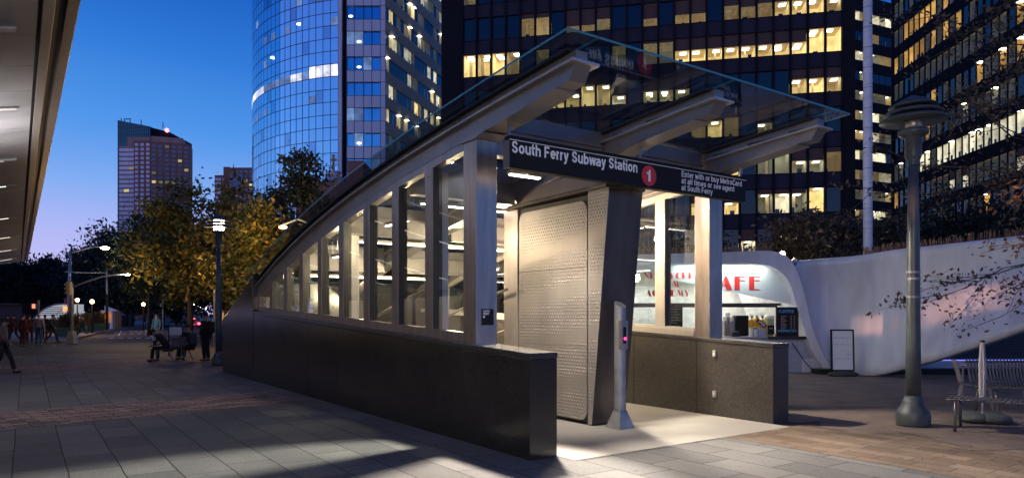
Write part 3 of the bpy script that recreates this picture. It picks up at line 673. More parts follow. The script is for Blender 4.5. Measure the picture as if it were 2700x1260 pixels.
MB().box(-.075, .075, -.098, -.02, 1.18, 1.62).build('control_panel', M_['steel'], T_, B, bevel=.01)
MB().box(-.03, .03, -.103, -.097, 1.27, 1.52).build('screen', M_['black'], T_, B)
MB().ball((0, -.11, 1.345), .024, 8, sc=(1, .4, 1)).build('call_light', glow('red_call_light', (1, .02, .12), 7, .05), T_, B)
MB().ball((0, -.10, 1.215), .012, 6, sc=(1, .4, 1)).build('button', M_['galv'], T_, B)
# ================================================================== towers
M_['t_dark'] = mat('dark_bronze_cladding', (.014, .013, .017), .8, 0, .25, .3, spec=.1)
M_['t_spandrel'] = mat('slate_spandrel', (.035, .031, .046), .8, 0, .25, .25, spec=.12)
M_['t_glass'] = mat('dark_window_glass', (.008, .010, .022), .08, 0, .3, .2, spec=.6)
M_['t_blind'] = mat('glowing_brown_blind', (.05, .03, .03), .7, emit=(.5, .22, .18), es=.012)  # faint glow put into the blind itself
M_['r_warm'] = glow('warm_room', (1, .78, .34), .55, .45, 1.2, orv=.5)
M_['r_warmdim'] = glow('warm_dim_room', (1, .78, .38), .12, .5, .5, orv=.6)
M_['r_white'] = glow('white_room', (1, .95, .70), .42, .5, .9, orv=.6)
M_['r_dim'] = glow('dim_room', (.8, .82, .62), .035, .7, .6, orv=.7)
M_['r_orange'] = glow('orange_room', (1, .60, .18), .34, .5, .6, orv=.6)
M_['r_floor'] = glow('glowing_room_surface', (1, .8, .45), .10, .7, 2.5)  # ceiling, floor and partitions glow in place of lamplight
M_['r_lamp'] = glow('ceiling_panel', (1, .95, .80), 6.0, .05)
M_['r_blueglass'] = mat('blue_mirror_glass', (.40, .68, .88), .04, 1.0, .08, .05)
M_['r_blueglass2'] = mat('deep_blue_glass', (.30, .48, .68), .05, 1.0, .15, .2)
M_['panel'] = mat('pale_metal_panel', (.62, .58, .66), .42, .25, .08, .2)
M_['panel_side'] = mat('bronze_panel', (.42, .33, .22), .6, 0, .2, .2)
M_['mull'] = mat('thin_mullion', (.04, .05, .07), .4)
M_['brick'] = slabs('red_brick', .6, .2, (.22, .10, .085), (.17, .075, .065), (.15, .1, .09), .01, .8, .5, bump=.1, var=.3)
M_['brickp'] = mat('brick_wall', (.30, .12, .085), .8, 0, .2, .2)
M_['brickl'] = mat('pink_brick_wall', (.42, .24, .20), .8, 0, .2, .2)
M_['win_pale'] = mat('sky_tinted_window', (.80, .66, .80), .35, .0, .3, .15)  # lavender sky reflection put into the pane colour
M_['win_mid'] = mat('grey_window', (.16, .18, .26), .3, .0, .3, .15)
M_['teal'] = mat('teal_glass_tower', (.05, .12, .16), .15, .5, .2, .1)

def facade(parent, O, D, ncol, cw, rows, style, lit, mull=True, maxparts=100, depth=2.6, stuffname='dim_windows'):
    """O bottom-left corner, D unit vector along the wall (XY); inward normal N; rows: list of (z0, z1);
    lit(i, k) -> None or (material key, low fraction, lamps)"""
    D = Vector(D).normalized(); N = Vector((-D.y, D.x, 0))
    fr = Matrix(((D.x, N.x, 0, O[0]), (D.y, N.y, 0, O[1]), (0, 0, 1, 0), (0, 0, 0, 1)))
    rest = MB(); rmats = []; parts = []
    def mi(k):
        if k not in rmats: rmats.append(k)
        return rmats.index(k)
    for k, (z0, z1) in enumerate(rows):
        for i in range(ncol):
            x0, x1 = i * cw + style['gap'], (i + 1) * cw - style['gap']
            L = lit(i, k)
            if L: parts.append((i, k, x0, x1, z0, z1, L))
            else:
                rest.add([(x0, .1, z0), (x1, .1, z0), (x1, .1, z1), (x0, .1, z1)], [(0, 1, 2, 3)], mi('t_glass' if style.get('glass') is None else style['glass']))
    parts.sort(key=lambda p: -M_WEIGHT.get(p[6][0], 1)); 
    for n, (i, k, x0, x1, z0, z1, L) in enumerate(parts):
        own = n < maxparts - 2
        if own: b = MB(); mats = [L[0], 'r_lamp', 't_blind', 'r_floor', 't_glass']; ix = lambda q: mats.index(q)
        else: b = rest; ix = mi
        zt = z0 + (z1 - z0) * L[1]
        d = depth
        # room behind the glass: back wall, side walls, ceiling and floor, all glowing in place of lamplight
        b.add([(x0, d, z0), (x1, d, z0), (x1, d, zt), (x0, d, zt)], [(0, 1, 2, 3)], ix(L[0]))
        b.add([(x0, .12, z0), (x0, d, z0), (x0, d, zt), (x0, .12, zt)], [(0, 1, 2, 3)], ix(L[0]))
        b.add([(x1, .12, z0), (x1, d, z0), (x1, d, zt), (x1, .12, zt)], [(3, 2, 1, 0)], ix(L[0]))
        b.add([(x0, .12, zt), (x1, .12, zt), (x1, d, zt), (x0, d, zt)], [(0, 1, 2, 3)], ix('r_floor'))
        if depth > 1 and random.random() < .45:
            xa = x0 + (x1 - x0) * random.uniform(0, .7); b.box(xa, xa + (x1 - x0) * random.uniform(.08, .3), d * .5, d * .55, z0 + .01, zt - .02, ix('r_floor'))
        b.add([(x0, .12, z0), (x1, .12, z0), (x1, d, z0), (x0, d, z0)], [(3, 2, 1, 0)], ix('r_floor'))
        if L[1] < .98: b.add([(x0, .11, zt), (x1, .11, zt), (x1, .11, z1), (x0, .11, z1)], [(0, 1, 2, 3)], ix('t_blind'))
        hh = (z1 - z0) * random.uniform(.08, .3); w_ = (x1 - x0)
        xa = x0 + w_ * random.uniform(.05, .6); b.box(xa, xa + w_ * random.uniform(.15, .35), d * .45, d * .6, z0 + .01, z0 + hh, ix('t_glass'))
        for q in range(L[2]):
            xc = x0 + w_ * random.uniform(.3, .7); yc = d * (.35 + .3 * q)
            b.box(xc - .32, xc + .32, yc - .35, yc + .35, zt - .06, zt - .02, ix('r_lamp'))
        if own: b.build('window', [M_[q] for q in mats], parent, fr)
    if rest.v: tag(rest.build(stuffname, [M_[q] for q in rmats], parent, fr), kind='stuff')
    return fr
M_WEIGHT = {'r_warm': 9, 'r_orange': 8, 'r_white': 8, 'r_warmdim': 4, 'r_dim': 2}

# ---- big dark office tower in the centre
DT = thing('office_tower', 'broad dark office tower with slate spandrels and yellow lit rooms behind the entrance canopy', 'office tower', loc=(14, 78, 0))
A = Vector((1220 - CX, F)) / F * 78.0; B_ = Vector((2222 - CX, F)) / F * 70.0
Dv = (B_ - A); Ln = Dv.length; ncol = 24; cw = Ln / ncol
rows = [(12.1 + 4.03 * k, 12.1 + 4.03 * k + 2.5) for k in range(-3, 8)]
def litA(i, k):
    k -= 3; r = random.random()
    T = {(4, 0): ('r_warm', 1, 2), (4, 1): ('r_warm', 1, 2), (4, 2): ('r_warm', 1, 2), (4, 3): ('r_warmdim', 1, 1),
         (4, 14): ('r_warm', .5, 1), (4, 15): ('r_warm', .5, 1), (4, 16): ('r_warm', .5, 1), (4, 17): ('r_warm', .5, 1), (4, 18): ('r_warm', .5, 1),
         (4, 19): ('r_warm', .5, 1), (4, 20): ('r_warm', .5, 2), (4, 21): ('r_warm', .5, 2), (4, 22): ('r_warm', 1, 2), (4, 23): ('r_warm', 1, 1),
         (5, 20): ('r_warm', .6, 1), (5, 21): ('r_warm', .6, 1), (5, 22): ('r_warm', .6, 1), (5, 23): ('r_warmdim', .6, 1), (5, 19): ('r_warmdim', .6, 0),
         (5, 17): ('r_warmdim', .6, 0), (5, 18): ('r_warmdim', .5, 0), (5, 14): ('r_warmdim', .4, 0), (5, 15): ('r_warmdim', .4, 0), (5, 12): ('r_warmdim', .35, 0),
         (5, 4): ('r_warmdim', .8, 0), (5, 5): ('r_warmdim', .8, 0), (5, 7): ('r_warmdim', .3, 0), (5, 8): ('r_warmdim', .3, 0),
         (4, 10): ('r_dim', .9, 0), (4, 12): ('r_dim', .9, 0), (4, 13): ('r_dim', .9, 0), (4, 5): ('r_dim', 1, 0),
         (3, 21): ('r_warm', .6, 1), (3, 22): ('r_warm', .6, 1), (3, 23): ('r_warmdim', .6, 1),
         (3, 6): ('r_warm', .5, 1), (3, 5): ('r_warm', .5, 1), (3, 7): ('r_warm', .6, 1), (3, 8): ('r_warm', .9, 1), (3, 9): ('r_warm', .9, 1), (3, 10): ('r_white', .4, 1),
         (3, 12): ('r_dim', .5, 2), (3, 13): ('r_dim', .5, 2), (3, 14): ('r_dim', .5, 1),
         (2, 15): ('r_warmdim', 1, 1), (2, 16): ('r_warm', .7, 1), (2, 17): ('r_warmdim', .8, 0), (2, 19): ('r_dim', .5, 1),
         (1, 16): ('r_warm', .8, 1), (1, 17): ('r_warm', 1, 1), (1, 19): ('r_dim', 1, 1), (1, 20): ('r_dim', 1, 2), (1, 21): ('r_dim', .5, 1), (1, 23): ('r_warmdim', .8, 0), (1, 22): ('r_dim', .5, 1),
         (0, 15): ('r_warm', .5, 1), (0, 16): ('r_warm', .5, 1), (0, 17): ('r_warm', .5, 1), (0, 20): ('r_white', .8, 1), (0, 21): ('r_dim', .8, 1), (0, 22): ('r_warm', 1, 1), (0, 19): ('r_dim', .8, 1),
         (-1, 18): ('r_white', .5, 1), (-1, 20): ('r_dim', .7, 1), (-1, 21): ('r_white', .6, 1), (-1, 22): ('r_white', .5, 1)}
    if (k, i) in T: return T[(k, i)]
    if r < .16: return ('r_dim', .5, random.choice((0, 0, 1)))
    return None
frA = facade(DT, A, (Dv.x, Dv.y), ncol, cw, rows, {'gap': .13}, litA)
m = MB()
for k, (z0, z1) in enumerate(rows): m.box(0, Ln, .0, .22, z1, z1 + (4.03 - 2.5))
m.box(0, Ln, .0, .3, -.1, rows[0][0]); m.box(0, Ln, 2.7, 12, -.1, 52)
m.build('spandrels', M_['t_spandrel'], DT, frA)
m = MB()
for i in range(ncol + 1):
    m.box(i * cw - .10, i * cw + .10, -.28, .16, 0, 45)
m.box(-2.4, -.12, -.3, 12, 0, 52); m.box(Ln + .12, Ln + 1.1, -.3, 12, 0, 52)
for k, (z0, z1) in enumerate(rows): m.box(0, Ln, -.06, .02, z1 - .03, z1 + .05); m.box(0, Ln, -.06, .02, z0 - .06, z0 + .02)
m.build('mullions', M_['t_dark'], DT, frA)

# ---- middle tower with banded windows
MT = thing('office_tower', 'narrow black office tower with white lit window bands behind the flag pole', 'office tower', loc=(82, 145, 0))
A = Vector((2215 - CX, F)) / F * 138.0; B_ = Vector((2385 - CX, F)) / F * 146.0; Dv = B_ - A; Ln = Dv.length; ncol = 10; cw = Ln / ncol
rows = [(9 + 4.0 * k, 9 + 4.0 * k + 1.9) for k in range(0, 14)]
def litB(i, k):
    pat = {13: .9, 12: .6, 11: .95, 10: .3, 9: .45, 8: .98, 7: .7, 6: .98, 5: .8, 4: .4, 3: .75, 2: .6, 1: .4, 0: .3}[k]
    r = random.random()
    if r < pat: return (random.choice(['r_white', 'r_white', 'r_dim', 'r_warmdim']) if pat > .6 else random.choice(['r_dim', 'r_dim', 'r_dim', 'r_warmdim']), 1, int(random.random() < .35))
    return ('r_dim', 1, 0) if r < .9 and pat > .3 else None
frB = facade(MT, A, (Dv.x, Dv.y), ncol, cw, rows, {'gap': .08}, litB)
m = MB()
for k, (z0, z1) in enumerate(rows): m.box(0, Ln, 0, .3, z1, z1 + 2.1)
m.box(0, Ln, 0, .3, 0, 9); m.box(0, Ln, 2.7, 16, 0, 68)
m.build('wall_bands', M_['t_dark'], MT, frB)

# ---- right tower, seen steeply along its front
RT = thing('office_tower', 'black glass office tower on the right with slanting rows of orange lit windows', 'office tower', loc=(70, 88, 0))
O = Vector((56 + .06 * 8.0, 103)); E2 = Vector((56 + .06 * (60 - 95), 60)); Dv = E2 - O; Ln = Dv.length; ncol = 30; cw = Ln / ncol
rows = [(5.5 + 3.95 * k, 5.5 + 3.95 * k + 2.35) for k in range(0, 15)]
def litC(i, k):
    r = random.random(); zone = i / ncol
    if zone < .4 and k >= 6:
        if k in (8, 9, 11, 13): return ('r_orange', 1, 0) if r < .6 else ('r_dim', 1, 0)
        return ('r_orange', 1, 0) if r < .10 else (('r_dim', 1, 0) if r < .75 else None)
    if k in (4,) and i > 3: return ('r_white', 1, int(r < .3)) if r < .8 else ('r_dim', 1, 0)
    if k in (3, 5, 2) and i < 7: return ('r_orange', 1, 0) if r < .5 else None
    if k == 3 and i > 6: return ('r_white', .6, 0) if r < .35 else ('r_dim', 1, 0)
    if zone > .6 and k in (6, 7): return ('r_orange', 1, int(r < .2)) if r < .4 else ('r_dim', 1, 0)
    if r < .07: return ('r_orange', 1, 1)
    if r < .62: return ('r_dim', 1, int(r > .55))
    return None
frC = facade(RT, O, (Dv.x, Dv.y), ncol, cw, rows, {'gap': .07}, litC, depth=.4)
m = MB()
for k, (z0, z1) in enumerate(rows): m.box(0, Ln, 0, .16, z1, z1 + 1.6)
m.box(0, Ln, 0, .3, 0, 5.5); m.box(0, Ln, 1.7, 14, 0, 66); m.box(-.6, 0, -.1, 14, 0, 66)
for i in range(ncol + 1): m.box(i * cw - .06, i * cw + .06, -.03, .16, 5.5, 62)
m.build('wall_bands', M_['t_dark'], RT, frC)

# ---- curved blue glass tower with flat banded front and bronze side
GT = thing('glass_tower', 'curved blue mirror glass tower with pale banded front and lit bronze side', 'office tower', loc=(-20, 105, 0))
C = Vector((-18.6, 118.4)); Rr = 24.0; a0 = math.atan2(95 - C.y, -23.7 - C.x)
def cyl(a, r, z): return (C.x + r * math.cos(a), C.y + r * math.sin(a), z)
colw = 1.16 / Rr; NC = 34; fl = 1.74; z_lo, NZ = 1.2, 34
m = MB()
for i in range(NC):
    for k in range(NZ):
        z0 = z_lo + k * fl; b0 = a0 - i * colw; b1 = b0 - colw
        jt = random.uniform(-.003, .003); jz = random.uniform(-.004, .004)
        m.add([cyl(b0, Rr + jt, z0), cyl(b0, Rr + jt + jz, z0 + fl), cyl(b1, Rr - jt + jz, z0 + fl), cyl(b1, Rr - jt, z0)], [(0, 1, 2, 3)], 0 if random.random() < .93 else 1)
m.build('curved_glass', [M_['r_blueglass'], M_['r_blueglass2']], GT)
m = MB()
for i in range(NC + 1):
    b0 = a0 - i * colw; e = .035 / Rr
    m.add([cyl(b0 - e, Rr + .03, 0), cyl(b0 - e, Rr + .03, 62), cyl(b0 + e, Rr + .03, 62), cyl(b0 + e, Rr + .03, 0)], [(0, 1, 2, 3)])
for k in range(NZ + 1):
    z0 = z_lo + k * fl
    for i in range(NC):
        b0 = a0 - i * colw; b1 = b0 - colw
        m.add([cyl(b0, Rr + .035, z0 - .035), cyl(b0, Rr + .035, z0 + .035), cyl(b1, Rr + .035, z0 + .035), cyl(b1, Rr + .035, z0 - .035)], [(0, 1, 2, 3)])
m.build('mullions', M_['mull'], GT)
# lit floors behind the curved glass
M_['r_cool'] = glow('cool_lit_window', (.86, .88, 1), .95, .6, .9, orv=.3)
M_['r_coold'] = glow('blue_dim_window', (.30, .50, .9), .30, .6, .7, orv=.6)
litc = 0
for k in range(NZ):
    for i in range(NC):
        if k % 2 == 0: continue
        b0 = a0 - i * colw - .003; b1 = a0 - (i + 1) * colw + .003; z0 = z_lo + k * fl + .06
        q = None
        if k == 19: q = 'r_cool' if (i < 4 or 12 < i < 24 or i in (5, 6)) else 'r_coold'
        elif k == 27 and i < 3: q = 'r_cool'
        elif k in (23, 25) and random.random() < .3: q = 'r_coold'
        elif k > 15 and random.random() < .12: q = 'r_coold'
        if q and litc < 70:
            litc += 1; h = fl - .15 if (q == 'r_cool' and i < 4) else fl * .6
            w = MB().add([cyl(b0, Rr + .02, z0), cyl(b0, Rr + .02, z0 + h), cyl(b1, Rr + .02, z0 + h), cyl(b1, Rr + .02, z0)], [(0, 1, 2, 3)])
            w.build('lit_window', M_[q], GT)
for (i, k) in ((1, 25), (5, 23), (10, 21), (0, 27), (2, 5), (5, 3), (1, 7), (3, 19)):
    b0 = a0 - (i + .5) * colw; p = Vector(cyl(b0, Rr + .06, z_lo + k * fl + 1.0))
    MB().ball(p, .34, 8, sc=(1, .3, .55)).build('ceiling_lamp', M_['r_lamp'], GT)
# piers and flat front
yF = 95.0
def xF(u): return (u - CX) / F * yF
m = MB(); m.box(xF(893), xF(902), yF - .25, yF + 6, 0, 62); m.build('pier', M_['panel'], GT)
m = MB(); m.box(xF(902), xF(914), yF + .5, yF + 6, 0, 62); m.build('pier', M_['t_dark'], GT)
m = MB(); x0, x1 = xF(914), xF(1017); zb = [35.05 + 3.47 * j for j in range(-9, 8)]
for z in zb: m.box(x0, x1, yF, yF + 1, z - 1.62 - 0.02, z)
m.box(xF(1003), x1, yF - .02, yF + 1, 0, 62); m.box(x0, x1, yF + 1, yF + 8, 0, 62)
m.build('panel_front', M_['panel'], GT)
m = MB()
for u in (914, 934, 958, 980, 1003, 1016.5): m.box(xF(u) - .03, xF(u) + .03, yF - .05, yF, 0, 62)
for z in zb:
    for dz in (0, -1.62): m.box(x0, x1, yF - .04, yF, z + dz - .03, z + dz + .03)
m.build('mullions', M_['mull'], GT)
for z in zb:
    for u0, u1 in ((914, 934), (934, 958), (958, 980), (980, 1003)):
        w = MB(); mats = ['r_blueglass2', 'r_coold', 'r_lamp']; r = random.random()
        w.add([(xF(u0), yF + .2, z), (xF(u1), yF + .2, z), (xF(u1), yF + .2, z + 1.85), (xF(u0), yF + .2, z + 1.85)], [(0, 1, 2, 3)], 1 if r < .2 else 0)
        if random.random() < .3:
            xc = (xF(u0) + xF(u1)) / 2; w.ball((xc, yF + .15, z + random.choice((.5, 1.3))), .3, 6, m=2, sc=(1, .3, .45))
        w.build('window', [M_[q] for q in mats], GT)
# receding bronze side
A = Vector((x1, yF)); B_ = Vector((1216 - CX, F)) / F * 121.5; Dv = B_ - A; Ln = Dv.length; ncol = 24; cw = Ln / ncol
rows = [(z, z + 1.85) for z in zb if z > 8]
def litD(i, k):
    r = random.random()
    if k >= 5 and r < .24: return (random.choice(['r_white', 'r_warmdim', 'r_dim', 'r_warm']), 1, int(r < .07))
    if r < .45: return ('r_dim', 1, 0)
    return None
frD = facade(GT, A, (Dv.x, Dv.y), ncol, cw, rows, {'gap': .04}, litD, depth=.22, maxparts=40)
m = MB()
for (z0, z1) in rows: m.box(0, Ln, -.02, .3, z1, z1 + 1.62)
m.box(0, Ln, -.02, .3, 0, rows[0][0]); m.box(0, Ln, 1.1, 3, 0, 62)
m.build('bronze_bands', M_['panel_side'], GT, frD)

# ---- brick apartment tower at the left, with a teal glass tower behind it
def simplebox(parent, name, m, u0, u1, v0, Y, dep, zb=0, Y2=None):
    x0 = (u0 - CX) / F * Y; x1 = (u1 - CX) / F * Y; z = H + (HY - v0) / F * Y
    return MB().box(x0, x1, Y, Y + dep, zb, z).build(name, m, parent)
TG = thing('glass_tower', 'distant teal glass tower with sloping top behind the brick apartment tower', 'tower', loc=(-190, 340, 0))
Y = 340.; xx = lambda u, Y=Y: (u - CX) / F * Y; zz = lambda v, Y=Y: H + (HY - v) / F * Y
m = MB(); m.prism([(xx(310), 0), (xx(396), 0), (xx(396), zz(334)), (xx(310), zz(317))], 'y', Y, Y + 25); m.build('front', M_['teal'], TG)
m = MB(); m.prism([(xx(396) + .05, 0), (xx(444), 0), (xx(444), zz(347)), (xx(396) + .05, zz(335))], 'y', Y + 1, Y + 25); m.build('side', M_['t_dark'], TG)
m = MB()
for i in range(15): u = 313 + i * 5.6; m.box(xx(u) - .12, xx(u) + .12, Y - .15, Y, 0, zz(317 + (u - 310) * .2))
for k in range(26): m.box(xx(310), xx(396), Y - .12, Y, 8 + k * 3.4, 8.25 + k * 3.4)
m.build('mullions', M_['mull'], TG)
m = MB()
for u, h in ((313, 8), (322, 7), (337, 8), (366, 4), (424, 10)): m.box(xx(u) - .15, xx(u) + .15, Y + 2, Y + 2.3, zz(335), zz(335 - h - 18 + (0 if u < 400 else 12)))
m.box(xx(322), xx(337), Y + 2, Y + 2.3, zz(311) - .2, zz(311) + .2)
m.build('roof_masts', M_['mull'], TG)
MB().ball((xx(440), Y, zz(344)), 1.0, 6).build('warning_light', glow('red_beacon', (1, .15, .25), 6, .05), TG)
BTW = thing('apartment_tower', 'tall brick apartment tower with pale windows rising above the trees on the left', 'apartment tower', loc=(-150, 300, 0))
def block(parent, Y, u0, u1, vtop, dep, m, cols, rowpx, winm, lits, wfrac=.62, hfrac=.55, v_bot=800, gaps=(), face=0.0):
    """box block with real window parts on its front; face turns the front by pixels-independent metres of recession"""
    x0 = (u0 - CX) / F * Y; x1 = (u1 - CX) / F * Y; zt = H + (HY - vtop) / F * Y
    ang = face; D = Vector((math.cos(ang), math.sin(ang))); 
    ln = (x1 - x0) / (D.x - (D.y * (u1 - CX) / F)) if face else x1 - x0
    fr = Matrix(((D.x, -D.y, 0, x0), (D.y, D.x, 0, Y), (0, 0, 1, 0), (0, 0, 0, 1)))
    MB().box(0, ln, 0, dep, 0, zt).build('wall', m, parent, fr)
    cw = ln / cols; rh = rowpx / F * Y; rest = MB(); n = 0; rm = [M_[winm], M_['r_warmdim']]
    k = 0; z = zt - rh * 1.2
    while z > H + (HY - v_bot) / F * Y:
        for i in range(cols):
            if i in gaps: continue
            a = i * cw + cw * (1 - wfrac) / 2; b_ = a + cw * wfrac; z1 = z + rh * hfrac
            vs = [(a, -.06, z), (b_, -.06, z), (b_, -.06, z1), (a, -.06, z1)]
            if (k, i) in lits: MB().add(vs, [(0, 1, 2, 3)]).build('window', M_['r_warm'] if random.random() < .4 else M_['r_warmdim'], parent, fr)
            elif n < 30: n += 1; MB().add(vs, [(0, 1, 2, 3)]).build('window', M_[winm], parent, fr)
            else: rest.add(vs, [(0, 1, 2, 3)])
        k += 1; z -= rh
    if rest.v: tag(rest.build('far_windows', M_[winm], parent, fr), kind='stuff')
    return fr, ln, zt
block(BTW, 300, 314, 353, 385, 20, M_['brickl'], 3, 11.9, 'win_pale', {(4, 2), (9, 1)}, .97, .62)
block(BTW, 299.5, 353, 397, 371, 20, M_['brickp'], 3, 11.9, 'win_pale', set(), .6, .62)
fr_, ln_, zt_ = block(BTW, 299.3, 397, 500, 373, 10, M_['brickp'], 6, 11.9, 'win_mid', {(6, 0), (8, 0), (8, 1), (8, 2), (0, 2), (3, 4), (8, 3), (5, 5), (15, 0)}, .6, .58, face=R(18))
MB().box(0, ln_ * .82, 1.2, 12, zt_ - .5, zt_ + 2.6).build('penthouse', M_['brickl'], BTW, fr_)
m = MB(); m.box((336 - CX) / F * 301, (397 - CX) / F * 301, 301, 318, 55, H + (HY - 362) / F * 301); m.build('penthouse', M_['brickl'], BTW)
B2 = thing('apartment_tower', 'shorter brown brick tower with glazed corner beside the curved glass tower', 'apartment tower', loc=(-105, 270, 0))
block(B2, 270, 566, 604, 462, 20, M_['brickp'], 2, 11.9, 'win_pale', set(), .8, .6)
MB().box((589 - CX) / F * 269.6, (604 - CX) / F * 269.6, 269.6, 275, 40, H + (HY - 440) / F * 269.6).build('corner_tower', M_['brickp'], B2)
block(B2, 269, 604, 668, 442, 20, M_['brickp'], 5, 11.9, 'win_mid', {(2, 3), (3, 4), (4, 4)}, .7, .6)
MB().box((606 - CX) / F * 268.8, (640 - CX) / F * 268.8, 268.7, 269, 30, H + (HY - 459) / F * 268.8).build('glazed_bay', M_['win_mid'], B2)
B3 = thing('masonry_building', 'old red stone building with rows of small paired windows behind the lit street tree', 'building', loc=(-80, 200, 0))
block(B3, 200, 618, 672, 500, 20, M_['brickl'], 5, 20, 'win_pale', {(1, 1), (3, 3), (4, 2), (6, 1), (7, 3), (5, 4)}, .45, .5)
m = MB(); m.box((616 - CX) / F * 199, (674 - CX) / F * 199, 198.6, 200, H + (HY - 508) / F * 199, H + (HY - 499) / F * 199); m.build('cornice', M_['brickl'], B3)
# ---- church with cupola and cross in front of the glass tower
CH = thing('church', 'small brick church with pale bell shaped cupola and cross below the glass tower', 'church', loc=(-22, 82, 0))
Yc = 80.; xx = lambda u: (u - CX) / F * Yc; zz = lambda v: H + (HY - v) / F * Yc
MB().box(xx(780), xx(965), Yc, Yc + 8, 0, zz(478)).build('nave', M_['brickp'], CH)
MB().box(xx(914), xx(955), Yc + .5, Yc + 6, zz(478), zz(421)).build('brick_tower', M_['brickp'], CH)
pr = [(2.35, zz(482)), (2.1, zz(476)), (1.45, zz(470)), (1.05, zz(462)), (.86, zz(452)), (.80, zz(446)), (.95, zz(444)), (.9, zz(441)), (.02, zz(439))]
smoothby(MB().lathe(pr, 16, (xx(864), Yc + 2.6)).build('cupola', M_['panel'], CH))
MB().box(xx(864) - .13, xx(864) + .13, Yc + 2.5, Yc + 2.7, zz(440), zz(394)).box(xx(855), xx(873), Yc + 2.52, Yc + 2.68, zz(411), zz(406)).build('cross', mat('gilded_cross', (.35, .22, .10), .5, .4), CH)
# ================================================================== ferry terminal canopy, top left
TCN = thing('terminal_canopy', 'huge metal panelled canopy with strip lights jutting in from the top left', 'canopy', loc=(-9, 20, 0))
sv = Vector((-.580, .815, 0)); tv = Vector((.815, .580, 0)); sl = .222
E0 = Vector(((60 - CX) / F, 1, 0)) * 0
def edgept(u, v_, Z): Y = (Z - H) * F / (HY - v_); return Vector(((u - CX) / F * Y, Y, Z))
ZE = 5.6
pA = edgept(212, 10, ZE + .03); pA = Vector((pA.x, pA.y, 0)) - tv * .14
def cp(s, t, dz=0.0): p = pA + sv * s + tv * t; return (p.x, p.y, ZE + sl * t + dz)   # t<0 is inboard and lower
L0, L1 = -9.0, 51.0
M_['soffit'] = mat('brushed_soffit_panel', (.50, .50, .53), .42, .35, .18, .7, stretch=(1, 2, 1))
m = MB(); s = L0
while s < L1:
    e = min(s + 1.46, L1)
    m.add([cp(s + .008, -.30), cp(e - .008, -.30), cp(e - .008, -12), cp(s + .008, -12), cp(s + .008, -.30, .04), cp(e - .008, -.30, .04), cp(e - .008, -12, .04), cp(s + .008, -12, .04)],
          [(0, 1, 2, 3), (7, 6, 5, 4), (0, 4, 5, 1), (1, 5, 6, 2), (2, 6, 7, 3), (3, 7, 4, 0)]); s = e
m.build('soffit_panels', M_['soffit'], TCN)
m = MB(); m.add([cp(L0, -.26, .06), cp(L1, -.26, .06), cp(L1, -12, .06), cp(L0, -12, .06), cp(L0, -.26, .9), cp(L1, -.26, .9), cp(L1, -12, .9), cp(L0, -12, .9)],
      [(0, 1, 2, 3), (7, 6, 5, 4), (0, 4, 5, 1), (1, 5, 6, 2), (2, 6, 7, 3), (3, 7, 4, 0)])
m.build('roof_deck', M_['dark'], TCN)
def strip(t0, t1, z0, z1, mt, nm):
    m = MB(); m.add([cp(L0, t0, z0), cp(L1, t0, z0), cp(L1, t1, z0), cp(L0, t1, z0), cp(L0, t0, z1), cp(L1, t0, z1), cp(L1, t1, z1), cp(L0, t1, z1)],
                    [(0, 1, 2, 3), (7, 6, 5, 4), (0, 4, 5, 1), (1, 5, 6, 2), (2, 6, 7, 3), (3, 7, 4, 0)])
    return m.build(nm, mt, TCN, bevel=.01)
strip(-.25, -.12, -.03, .22, M_['steel_pale'], 'edge_channel'); strip(-.12, .0, .05, .30, M_['darksteel'], 'edge_recess'); strip(0, .14, .0, .42, M_['steel'], 'fascia')
for YY in (5.6, 8.9, 12.4, 16.6, 19.9, 26.5, 33.0, 39.6, 46.0):
    s = (YY - pA.y + .6) / .815; on = YY > 18
    m = MB(); a, b = -.52, -2.9
    m.add([cp(s - .07, a, -.035), cp(s + .07, a, -.035), cp(s + .07, b - 6, -.035), cp(s - .07, b - 6, -.035), cp(s - .07, a, -.002), cp(s + .07, a, -.002), cp(s + .07, b - 6, -.002), cp(s - .07, b - 6, -.002)],
          [(0, 1, 2, 3), (7, 6, 5, 4), (0, 4, 5, 1), (1, 5, 6, 2), (2, 6, 7, 3), (3, 7, 4, 0)])
    h = m.build('light_fitting', M_['white_paint'], TCN)
    m = MB(); m.add([cp(s - .05, a - .25, -.04), cp(s + .05, a - .25, -.04), cp(s + .05, b - 6, -.04), cp(s - .05, b - 6, -.04)], [(0, 1, 2, 3)])
    m.build('diffuser', M_['tube_dim'] if on else glow('faint_diffuser', (1, .9, .82), .5, .1), h)
# unseen up-light added below to wash the soffit
q = pA + sv * 6.5 + tv * -2.8
lamp('added_uplight', 'AREA', (q.x, q.y, 3.0), 270, (1, .93, .92), .8, direction=(.1, .05, 1), spread=R(125))
q = pA + sv * 1.0 + tv * -2.0
lamp('front_fill', 'AREA', (-1.5, -4, 5.2), 330, (1, .93, .90), 3.0, direction=(.12, 1, -.10))  # added fill behind the camera for sign and steel
lamp('side_fill', 'AREA', (q.x, q.y, 4.9), 6, (1, .78, .6), 1.2, direction=(.75, .25, -.75))  # added fill for the granite wall and paving

